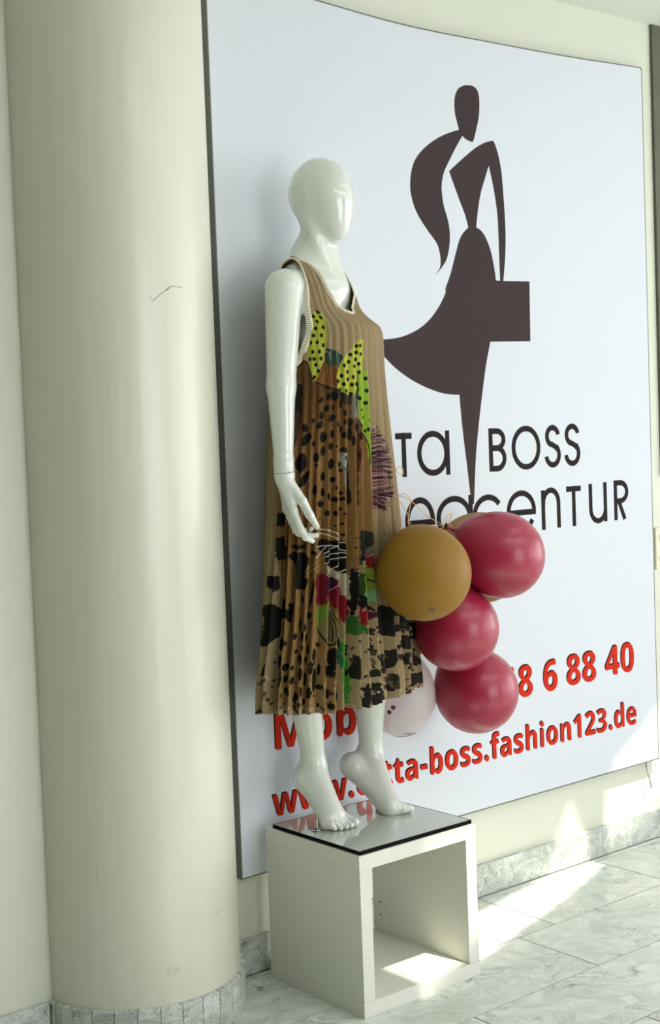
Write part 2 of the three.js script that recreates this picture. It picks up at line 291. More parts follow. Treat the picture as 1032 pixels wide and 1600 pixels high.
// ------------------------------------------------------------------ open white shelf cube and the glass plate on it
{
  const W = 0.42, D = 0.39, T = 0.0386, cube = group('shelf_cube', 2.442, 0, 0.2625);
  const hx = W / 2, hz = D / 2 + 0.0025;
  mesh('top_panel', metreUV(box(-hx, hx, W - T, W, -hz, hz, 0.0012, 1), 2), foil, cube);
  mesh('bottom_panel', metreUV(box(-hx, hx, 0, T, -hz, hz, 0.0012, 1), 2), foil, cube);
  for (const s of [-1, 1]) {
    const x0 = s < 0 ? -hx + 0.0015 : hx - T - 0.0005;
    const p = mesh('side_panel', metreUV(box(x0, x0 + T - 0.001, T + 0.0004, W - T - 0.0004, -hz + 0.001, hz - 0.001, 0.0008, 1), 2), foil, cube);
    const inner = s < 0 ? x0 + T - 0.001 : x0;
    for (const y of [0.126, 0.088]) mesh('pin_hole', new THREE.CylinderGeometry(0.0026, 0.0026, 0.004, 14).rotateZ(Math.PI / 2).translate(inner + s * 0.0014, y, -0.165), std({ color: 0x23231f, roughness: 0.9 }), p);
  }
  tag(cube, 'open white shelf cube standing on the marble floor as pedestal', 'shelf');
  const plate = group('glass_plate', 2.44, 0.4205, 0.2725);
  mesh('pane', box(-0.199, 0.199, 0, 0.0095, -0.181, 0.181, 0.0012, 2), [0, 1, 2, 3, 4, 5].map(() => phys({ color: 0xc6cec4, roughness: 0.02, ior: 1.7, specularIntensity: 1, clearcoat: 1, clearcoatRoughness: 0.02 }))[0], plate);
  const edge = phys({ color: 0x030303, roughness: 0.6, specularIntensity: 0.2 });
  for (const [a, b, c, d] of [[-0.2, 0.2, 0.1795, 0.1825], [-0.2, 0.2, -0.1825, -0.181], [-0.2005, -0.199, -0.1825, 0.1825], [0.199, 0.2005, -0.1825, 0.1825]]) mesh('dark_edge', box(a, b, 0.0, 0.0099, c, d), edge, plate);
  for (const [x, z] of [[-0.185, 0.165], [0.185, 0.165], [-0.185, -0.165], [0.185, -0.165]]) mesh('spacer_dot', new THREE.CylinderGeometry(0.005, 0.005, 0.0012, 16).translate(x, -0.0003, z), edge, plate);
  tag(plate, 'square glass plate with black edge lying on top of the white shelf cube', 'glass plate');
}

// ------------------------------------------------------------------ distance field meshing (surface nets, vertices pulled onto the surface)
const smin = (a, b, k) => { const h = Math.max(k - Math.abs(a - b), 0) / k; return Math.min(a, b) - h * h * k * 0.25; };
const cone = (ax, ay, az, bx, by, bz, ra, rb) => { const dx = bx - ax, dy = by - ay, dz = bz - az, l2 = dx * dx + dy * dy + dz * dz; return (x, y, z) => { const t = clamp(((x - ax) * dx + (y - ay) * dy + (z - az) * dz) / l2), px = x - ax - t * dx, py = y - ay - t * dy, pz = z - az - t * dz; return Math.sqrt(px * px + py * py + pz * pz) - ra - (rb - ra) * t; }; };
const ell = (cx, cy, cz, rx, ry, rz) => (x, y, z) => { const a = (x - cx) / rx, b = (y - cy) / ry, c = (z - cz) / rz, k0 = Math.sqrt(a * a + b * b + c * c), k1 = Math.sqrt(a * a / rx / rx + b * b / ry / ry + c * c / rz / rz); return k1 < 1e-9 ? -Math.min(rx, ry, rz) : k0 * (k0 - 1) / k1; };
function meshField(f, lo, hi, cell, keep) {
  const n = [0, 1, 2].map((i) => Math.ceil((hi[i] - lo[i]) / cell) + 1), [nx, ny, nz] = n, val = new Float32Array(nx * ny * nz);
  const id = (i, j, k) => (k * ny + j) * nx + i;
  for (let k = 0; k < nz; k++) for (let j = 0; j < ny; j++) for (let i = 0; i < nx; i++) val[id(i, j, k)] = f(lo[0] + i * cell, lo[1] + j * cell, lo[2] + k * cell);
  const vert = new Int32Array(nx * ny * nz).fill(-1), pos = [], ind = [];
  const E = [[0, 1], [2, 3], [4, 5], [6, 7], [0, 2], [1, 3], [4, 6], [5, 7], [0, 4], [1, 5], [2, 6], [3, 7]];
  for (let k = 0; k < nz - 1; k++) for (let j = 0; j < ny - 1; j++) for (let i = 0; i < nx - 1; i++) {
    const c = []; let m = 0;
    for (let q = 0; q < 8; q++) { c[q] = val[id(i + (q & 1), j + (q >> 1 & 1), k + (q >> 2))]; if (c[q] < 0) m++; }
    if (m === 0 || m === 8) continue;
    let x = 0, y = 0, z = 0, w = 0;
    for (const [a, b] of E) if ((c[a] < 0) !== (c[b] < 0)) { const t = c[a] / (c[a] - c[b]); x += lerp(a & 1, b & 1, t); y += lerp(a >> 1 & 1, b >> 1 & 1, t); z += lerp(a >> 2, b >> 2, t); w++; }
    const p = [lo[0] + (i + x / w) * cell, lo[1] + (j + y / w) * cell, lo[2] + (k + z / w) * cell];
    if (keep && !keep(...p)) continue;
    vert[id(i, j, k)] = pos.length / 3; pos.push(...p);
  }
  for (let k = 1; k < nz - 1; k++) for (let j = 1; j < ny - 1; j++) for (let i = 1; i < nx - 1; i++) {
    const a = val[id(i, j, k)] < 0;
    for (const [d, e, q] of [[[1, 0, 0], [0, 1, 0], [0, 0, 1]], [[0, 1, 0], [0, 0, 1], [1, 0, 0]], [[0, 0, 1], [1, 0, 0], [0, 1, 0]]]) {
      if (a === val[id(i + d[0], j + d[1], k + d[2])] < 0) continue;
      const v = [[0, 0], [1, 0], [1, 1], [0, 1]].map(([s, t]) => vert[id(i - s * e[0] - t * q[0], j - s * e[1] - t * q[1], k - s * e[2] - t * q[2])]);
      if (v.some((o) => o < 0)) continue;
      if (a) ind.push(v[0], v[1], v[2], v[0], v[2], v[3]); else ind.push(v[0], v[2], v[1], v[0], v[3], v[2]);
    }
  }
  const P = new Float32Array(pos), N = new Float32Array(pos.length), h = 0.0004;
  for (let i = 0; i < P.length; i += 3) for (let it = 0; it < 4; it++) {
    const x = P[i], y = P[i + 1], z = P[i + 2], gx = (f(x + h, y, z) - f(x - h, y, z)) / (2 * h), gy = (f(x, y + h, z) - f(x, y - h, z)) / (2 * h), gz = (f(x, y, z + h) - f(x, y, z - h)) / (2 * h), g2 = gx * gx + gy * gy + gz * gz || 1, gl = Math.sqrt(g2);
    if (it < 3) { const s = clamp(f(x, y, z) / g2, -cell / 2, cell / 2); P[i] -= s * gx; P[i + 1] -= s * gy; P[i + 2] -= s * gz; } else { N[i] = gx / gl; N[i + 1] = gy / gl; N[i + 2] = gz / gl; }
  }
  const g = new THREE.BufferGeometry();
  g.setAttribute('position', new THREE.BufferAttribute(P, 3)); g.setAttribute('normal', new THREE.BufferAttribute(N, 3)); g.setIndex(ind); return g;
}

// ------------------------------------------------------------------ mannequin (own axes: x to its left side, z the way it faces)
const MX = 2.406, MZ = 0.195, TURN = THREE.MathUtils.degToRad(15), FLOOR = 0.4301;
const sideOf = (s, off = 0, shx = 0.168, shz = -0.01) => {          // arm and hand; s = -1 the side next to the column
  const X = (v) => s * v, arm = [cone(X(shx), 1.872, shz, X(0.211), 1.615, 0.002 + off, 0.05, 0.0375), cone(X(0.211), 1.615, 0.002 + off, X(0.236), 1.393, 0.02 + off, 0.0375, 0.0225)];
  const rx = 0.78, rz = 0.62, px = -0.62, pz = 0.78;                    // radial and palmar directions (radial looks out and forward)
  const at = (p, d, r) => [X(0.236 + r * rx + p * 0.94 * px), 1.393 - d * 0.95, 0.02 + off + r * rz + p * 0.94 * pz];
  const seg = (a, b, r0, r1) => cone(...at(...a), ...at(...b), r0, r1);
  const palm = [seg([0, -0.03, 0], [0, 0.02, 0], 0.0225, 0.0215)];
  const M = [[0.021, 0.1, 0.026], [0.015, 0.106, 0.007], [0.009, 0.103, -0.012], [0.003, 0.097, -0.029]];
  M.forEach((m, i) => palm.push(seg([0.002, 0.012, 0.01 - 0.007 * i], m, 0.0175, 0.011)));
  const chain = (ps, rs) => { const c = ps.slice(1).map((p, i) => seg(ps[i], p, rs[i], rs[i + 1])); return (x, y, z) => { let d = 1e3; for (const q of c) d = smin(d, q(x, y, z), 0.004); return d; }; };
  const fingers = [
    chain([M[0], [0.039, 0.152, 0.028], [0.051, 0.174, 0.027], [0.07, 0.185, 0.023]], [0.0105, 0.0098, 0.0088, 0.0068]),
    chain([M[1], [0.034, 0.162, 0.008], [0.058, 0.172, 0.006], [0.083, 0.172, 0.003]], [0.0105, 0.0098, 0.0088, 0.0068]),
    chain([M[2], [0.027, 0.158, -0.011], [0.052, 0.16, -0.012], [0.076, 0.153, -0.014]], [0.01, 0.0094, 0.0084, 0.0065]),
    chain([M[3], [0.017, 0.14, -0.03], [0.033, 0.146, -0.03], [0.049, 0.141, -0.029]], [0.009, 0.0082, 0.0074, 0.0058]),
    chain([[0.014, 0.03, 0.012], [0.046, 0.076, 0.03], [0.064, 0.113, 0.033], [0.083, 0.146, 0.031]], [0.016, 0.0125, 0.0112, 0.0075]),
  ];
  return { arm, palm, fingers, wrist: at(0, 0.0, 0) };
};
const near = sideOf(-1), far = sideOf(1, -0.05, 0.138, -0.045);
const yawed = (f, a) => { const c = Math.cos(a), s = Math.sin(a); return (x, y, z) => f(c * x - s * z, y, s * x + c * z); };
const head = yawed((x, y, z) => {
  let d = smin(skull(x, y, z), jaw(x, y, z), 0.05); return smin(d, chin(x, y, z), 0.045);
}, 0.14);
const skull = ell(0, 2.138, -0.004, 0.067, 0.094, 0.088), jaw = ell(0, 2.092, 0.026, 0.05, 0.072, 0.054), chin = ell(0, 2.043, 0.05, 0.022, 0.032, 0.02);
const trunk = [
  [cone(0, 1.93, -0.03, 0, 2.075, -0.012, 0.049, 0.0435), 0.03],
  [cone(0.05, 2.06, -0.01, 0.013, 1.888, 0.036, 0.011, 0.01), 0.03], [cone(-0.05, 2.06, -0.01, -0.013, 1.888, 0.036, 0.011, 0.01), 0.03],
  [cone(0, 1.965, -0.04, 0.11, 1.886, -0.035, 0.043, 0.034), 0.045], [cone(0, 1.965, -0.04, -0.13, 1.888, -0.02, 0.043, 0.035), 0.045],
  [cone(0.02, 1.88, 0.034, 0.085, 1.889, 0.018, 0.011, 0.01), 0.03], [cone(-0.02, 1.88, 0.034, -0.085, 1.889, 0.018, 0.011, 0.012), 0.03],
  [ell(0, 1.78, -0.012, 0.14, 0.16, 0.07), 0.06], [ell(0.072, 1.725, 0.062, 0.06, 0.065, 0.055), 0.05], [ell(-0.072, 1.725, 0.062, 0.06, 0.065, 0.055), 0.05],
  [ell(0, 1.5, 0, 0.112, 0.26, 0.08), 0.06], [ell(0, 1.25, -0.005, 0.145, 0.17, 0.095), 0.06],
];
const legs = [
  [cone(-0.075, 1.2, 0, -0.082, 0.93, -0.02, 0.085, 0.054), 0.04], [cone(-0.082, 0.93, -0.02, -0.076, 0.8, -0.062, 0.05, 0.05), 0.03], [cone(-0.076, 0.8, -0.062, -0.036, 0.585, -0.068, 0.047, 0.031), 0.03],
  [cone(0.075, 1.2, 0, 0.13, 0.93, 0.03, 0.085, 0.054), 0.04], [cone(0.13, 0.93, 0.03, 0.15, 0.78, 0.002, 0.05, 0.05), 0.03], [cone(0.15, 0.78, 0.002, 0.17, 0.585, -0.018, 0.047, 0.031), 0.03],
];
function foot(heel, ankle, ball, dir, bigSide) {     // a foot raised on its toes: heel, instep, ball, five toes
  const [dx, dz] = dir, sx = dz * bigSide, sz = -dx * bigSide, list = [];    // s: towards the big toe
  const off = (b, f, s, y) => [b[0] + f * dx + s * sx, y ?? b[1], b[2] + f * dz + s * sz];
  const b = ball;
  list.push([ell(heel[0], heel[1], heel[2], 0.025, 0.028, 0.025), 0.06]);
  list.push([cone(...heel, ...off(b, -0.01, -0.012), 0.022, 0.019), 0.035], [cone(...heel, ...off(b, -0.008, 0.02), 0.02, 0.021), 0.035]);
  list.push([cone(...ankle, ...off(b, 0.0, 0.006, b[1] + 0.006), 0.03, 0.023), 0.035]);
  list.push([cone(...off(b, 0, -0.024, FLOOR + 0.016), ...off(b, 0.004, 0.026, FLOOR + 0.02), 0.015, 0.019), 0.02]);
  const toes = [];
  [[0.026, 0.054, 0.015, 0.0122], [0.0085, 0.052, 0.0092, 0.0078], [-0.0075, 0.046, 0.0088, 0.0074], [-0.022, 0.037, 0.0084, 0.007], [-0.035, 0.026, 0.008, 0.0066]].forEach(([s, f, r0, r1]) => {
    const k1 = cone(...off(b, -0.004, s * 0.9, FLOOR + 0.016), ...off(b, f * 0.62, s, FLOOR + 0.0155), r0 + 0.004, r0), k2 = cone(...off(b, f * 0.62, s, FLOOR + 0.0155), ...off(b, f, s * 0.97, FLOOR + r1 + 0.0006), r0, r1);
    toes.push((x, y, z) => smin(k1(x, y, z), k2(x, y, z), 0.006));
  });
  return { list, toes };
}
const nrm = (x, z) => { const l = Math.hypot(x, z); return [x / l, z / l]; };
const foot1 = foot([-0.058, 0.549, -0.084], [-0.036, 0.585, -0.068], [-0.077, FLOOR + 0.024, 0.018], nrm(0.08, 1), 1);
const foot2 = foot([0.117, 0.551, -0.048], [0.17, 0.585, -0.018], [0.122, FLOOR + 0.024, 0.07], nrm(0.55, 0.62), -1);
const fieldOf = (items) => (x, y, z) => { let d = 1e3; for (const [f, k] of items) d = smin(d, f(x, y, z), k); return d; };
const trunkF = fieldOf(trunk), legsF = fieldOf(legs);
const armF = (s) => (x, y, z) => { let d = 1e3; for (const f of s.arm) d = smin(d, f(x, y, z), 0.012); let p = 1e3; for (const f of s.palm) p = smin(p, f(x, y, z), 0.014); d = smin(d, p, 0.016); for (const f of s.fingers) d = Math.min(d, smin(p, f(x, y, z), 0.007)); return d; };
const nearArm = armF(near), farArm = armF(far);
const footF = (F) => (x, y, z) => { let d = 1e3; for (const [f, k] of F.list) d = smin(d, f(x, y, z), k); let t = d; for (const f of F.toes) t = Math.min(t, smin(d, f(x, y, z), 0.013)); return Math.max(t, FLOOR - y); };
const f1 = footF(foot1), f2 = footF(foot2);
function bodyField(x, y, z) {
  let d = 1e3;
  if (y > 1.0) d = trunkF(x, y, z);
  if (y > 1.9) d = smin(d, head(x, y, z), 0.022);
  if (y > 1.1 && x < 0.05) d = smin(d, nearArm(x, y, z), y > 1.8 ? 0.036 : 0.022);
  if (y > 1.1 && x > -0.05) d = smin(d, farArm(x, y, z), 0.022);
  if (y < 1.3) d = smin(d, legsF(x, y, z), 0.03);
  if (y < 0.72) { if (x < 0.06) d = smin(d, f1(x, y, z), 0.022); else d = smin(d, f2(x, y, z), 0.022); }
  return y < 0.47 ? Math.max(d, FLOOR - y) : d;
}
const mannequin = group('mannequin', MX, FLOOR, MZ);
mannequin.rotation.y = TURN;
{
  const O = 0.004, hand1 = { lo: [-0.33, 1.17, -0.06], hi: [-0.13, 1.4, 0.16] }, hand2 = { lo: [0.13, 1.17, -0.11], hi: [0.33, 1.4, 0.11] };
  const feet = { lo: [-0.17, 0.424, -0.14], hi: [0.26, 0.6, 0.16] }, top = { lo: [-0.12, 1.97, -0.14], hi: [0.12, 2.27, 0.14] };
  const inside = (b, p, o) => p.every((v, i) => v > b.lo[i] + o && v < b.hi[i] - o);
  const parts = [
    meshField(bodyField, [-0.3, 0.58, -0.16], [0.3, 2.0, 0.19], 0.006, (...p) => !(p[1] < 1.4 - O && p[1] > 1.15 && Math.abs(p[0]) > 0.17 && (inside(hand1, p, O) || inside(hand2, p, O))) && p[1] < 1.97 + 2 * O + 0.006 && p[1] > 0.6 - 0.01),
    meshField(bodyField, hand1.lo, hand1.hi, 0.0026, (x, y) => x < -0.16), meshField(bodyField, hand2.lo, hand2.hi, 0.003, (x, y) => x > 0.16),
    meshField(bodyField, feet.lo, feet.hi, 0.003), meshField(bodyField, top.lo, top.hi, 0.004, (x, y) => y > 1.97 + O),
  ];
  const body = mesh('body', mergeGeometries(parts).translate(0, -FLOOR, 0), gloss, mannequin);
  // seam and set screw at the wrist of the hand that shows
  const ring = [], [sx, , sz] = near.wrist;
  for (let k = 0; k < 48; k++) { const a = k / 48 * Math.PI * 2; let lo = 0, hi = 0.06; for (let q = 0; q < 22; q++) { const m = (lo + hi) / 2, y = 1.396 + 0.12 * m * Math.cos(a); if (nearArm(sx + m * Math.cos(a), y, sz + m * Math.sin(a)) < 0) lo = m; else hi = m; } ring.push(V(sx + lo * Math.cos(a), 1.396 + 0.12 * lo * Math.cos(a) - FLOOR, sz + lo * Math.sin(a))); }
  mesh('wrist_seam', new THREE.TubeGeometry(new THREE.CatmullRomCurve3(ring, true), 96, 0.0008, 6, true), std({ color: 0x70746b, roughness: 0.8 }), body);
  { const a = 2.0; let lo = 0, hi = 0.06; for (let q = 0; q < 22; q++) { const m = (lo + hi) / 2; if (nearArm(sx + m * Math.cos(a), 1.38, sz + m * Math.sin(a)) < 0) lo = m; else hi = m; } mesh('set_screw', new THREE.SphereGeometry(0.0018, 10, 8).translate(sx + lo * Math.cos(a), 1.38 - FLOOR, sz + lo * Math.sin(a)), steel, body); }
  const peg = mesh('support_peg', mergeGeometries([new THREE.CylinderGeometry(0.006, 0.006, 0.03, 20).translate(0, 0.015, 0), new THREE.TorusGeometry(0.011, 0.003, 10, 28).rotateX(Math.PI / 2).translate(0, 0.003, 0)]), steel, mannequin);
  peg.position.set(-0.125, 0, -0.002);
  tag(mannequin, 'glossy white faceless mannequin in a pleated leopard print dress standing on the glass plate', 'mannequin');
}

// ------------------------------------------------------------------ pleated dress worn by the mannequin
{
  const dY = [0.78, 1.0, 1.2, 1.39, 1.6, 1.67, 1.77, 1.795, 1.82, 1.87, 1.91, 1.938, 1.96];
  const dA = prof(dY, [0.30, 0.257, 0.224, 0.198, 0.168, 0.164, 0.158, 0.155, 0.151, 0.143, 0.138, 0.135, 0.132]);
  const dF = prof(dY, [0.172, 0.164, 0.158, 0.155, 0.152, 0.150, 0.149, 0.13, 0.112, 0.092, 0.076, 0.052, 0.002]);
  const dB = prof(dY, [0.162, 0.156, 0.153, 0.152, 0.150, 0.147, 0.132, 0.126, 0.118, 0.1, 0.08, 0.052, 0.002]);
  const RAD = Math.PI / 180;
  const mean = (t, y) => { // t: angle from the front centre towards the mannequin's left side
    const c = Math.cos(t), s = Math.sin(t), b = c > 0 ? dF(y) : dB(y);
    const up = smooth(y, 1.75, 1.84);
    return [dA(y) * s * (s > 0 ? 1 - 0.13 * up : 1) - 0.016 * up, y, b * c - 0.016 * smooth(y, 1.82, 1.95) - 0.012 * up * Math.max(0, s) - 0.027 * Math.exp(-Math.pow((t - 0.1) / 0.55, 2) - Math.pow((y - 1.825) / 0.035, 2))];
  };
  const topTable = prof([0, 10, 20, 28, 33, 37, 40, 50, 54, 58, 62.5, 68, 77, 90, 98, 106, 112, 117, 122, 126, 138, 141, 155, 180], [1.806, 1.812, 1.832, 1.862, 1.915, 1.948, 1.959, 1.959, 1.942, 1.89, 1.84, 1.77, 1.70, 1.668, 1.70, 1.77, 1.84, 1.89, 1.942, 1.959, 1.959, 1.948, 1.91, 1.89]);
  const topOf = (t) => { let d = Math.abs(t / RAD + 5 * Math.exp(-Math.pow(t / 0.5, 2))) % 360; if (d > 180) d = 360 - d; return topTable(d); };
  const NP = 46, amps = Array.from({ length: NP }, () => 0.7 + 0.6 * rnd()), skew = Array.from({ length: NP }, () => 0.3 + 0.4 * rnd());
  const folds = [[-89, 3.4, 0.024], [-33, 2.6, 0.017], [-3, 3.2, 0.022], [-62, 3, 0.009], [30, 4, 0.012], [-128, 4, 0.014], [95, 5, 0.015], [150, 6, 0.014]];
  const balls = [[[2.49, 1.116, 0.46], 0.127]];
  const cT = Math.cos(TURN), sT = Math.sin(TURN);
  const surf = (t, y, inset = 0) => {
    const [x, , z] = mean(t, y);
    const b = Math.cos(t) > 0 ? dF(y) : dB(y), a = dA(y);
    let nx = Math.sin(t) / a, nz = Math.cos(t) / Math.max(b, 0.03); const l = Math.hypot(nx, nz); nx /= l; nz /= l;
    const q = ((t / (2 * Math.PI)) % 1 + 1) % 1 * NP, k = Math.floor(q) % NP, f = q - Math.floor(q), tri = f < skew[k] ? f / skew[k] : (1 - f) / (1 - skew[k]);
    const round = tri * tri * (3 - 2 * tri) * 0.3 + tri * 0.7;
    let o = (round - 0.6) * amps[k] * lerp(0.025, 0.0026, smooth(y, 0.95, 1.86));
    for (const [d, w, h] of folds) { let e = (t / RAD - d + 540) % 360 - 180; o -= h * Math.exp(-e * e / (2 * w * w)) * smooth(y, 1.66, 0.85); }
    o += 0.006 * n3(Math.sin(t) * 2.2, Math.cos(t) * 2.2, y * 1.1) * smooth(y, 1.8, 1.2);
    o -= inset;
    let lx = x + nx * o, lz = z + nz * o, yy = y;
    // world position: keep clear of the banner and let the balloons press in
    let wx = MX + cT * lx + sT * lz, wz = MZ - sT * lx + cT * lz;
    if (wz < 0.042 - inset) wz = 0.042 - inset;
    for (const [c, r] of balls) { const dx = wx - c[0], dy = y - c[1], dz = wz - c[2], d = Math.hypot(dx, dy, dz), R = r + 0.004 + inset; if (d < R) { const h2 = R * R - dy * dy, h = Math.sqrt(Math.max(h2, 0)), dh = Math.hypot(dx, dz) || 1; wx = c[0] + dx * h / dh; wz = Math.max(0.042, c[2] + dz * h / dh); } }
    const rx = wx - MX, rz = wz - MZ;
    return [cT * rx - sT * rz, yy, sT * rx + cT * rz];
  };
  const bottomOf = (t) => 0.776 + 0.004 * n2(Math.cos(t) * 2 + 5, Math.sin(t) * 2) + 0.0035 * n2(t * 14, 3);
  const NC = NP * 12, NR = 120, P = [], UV = [], I = [];
  for (const [layer, inset] of [[0, 0], [1, 0.0016]]) for (let i = 0; i <= NC; i++) for (let j = 0; j <= NR; j++) {
    const t = -Math.PI + i / NC * 2 * Math.PI, y0 = bottomOf(t), y1 = topOf(t), s = j / NR, y = lerp(y0, y1, s);
    const p = surf(t, y, inset); P.push(p[0], p[1] - FLOOR, p[2]); UV.push(i / NC, (y - 0.76) / 1.2);
  }
  const at = (l, i, j) => (l * (NC + 1) + i) * (NR + 1) + j;
  for (let i = 0; i < NC; i++) {
    for (let j = 0; j < NR; j++) {
      I.push(at(0, i, j), at(0, i + 1, j), at(0, i + 1, j + 1), at(0, i, j), at(0, i + 1, j + 1), at(0, i, j + 1));
      I.push(at(1, i, j), at(1, i + 1, j + 1), at(1, i + 1, j), at(1, i, j), at(1, i, j + 1), at(1, i + 1, j + 1));
    }
    I.push(at(0, i, 0), at(1, i, 0), at(0, i + 1, 0), at(0, i + 1, 0), at(1, i, 0), at(1, i + 1, 0));
    I.push(at(0, i, NR), at(0, i + 1, NR), at(1, i, NR), at(1, i, NR), at(0, i + 1, NR), at(1, i + 1, NR));
  }
  const g = new THREE.BufferGeometry();
  g.setAttribute('position', new THREE.Float32BufferAttribute(P, 3)); g.setAttribute('uv', new THREE.Float32BufferAttribute(UV, 2)); g.setIndex(I); g.computeVertexNormals();

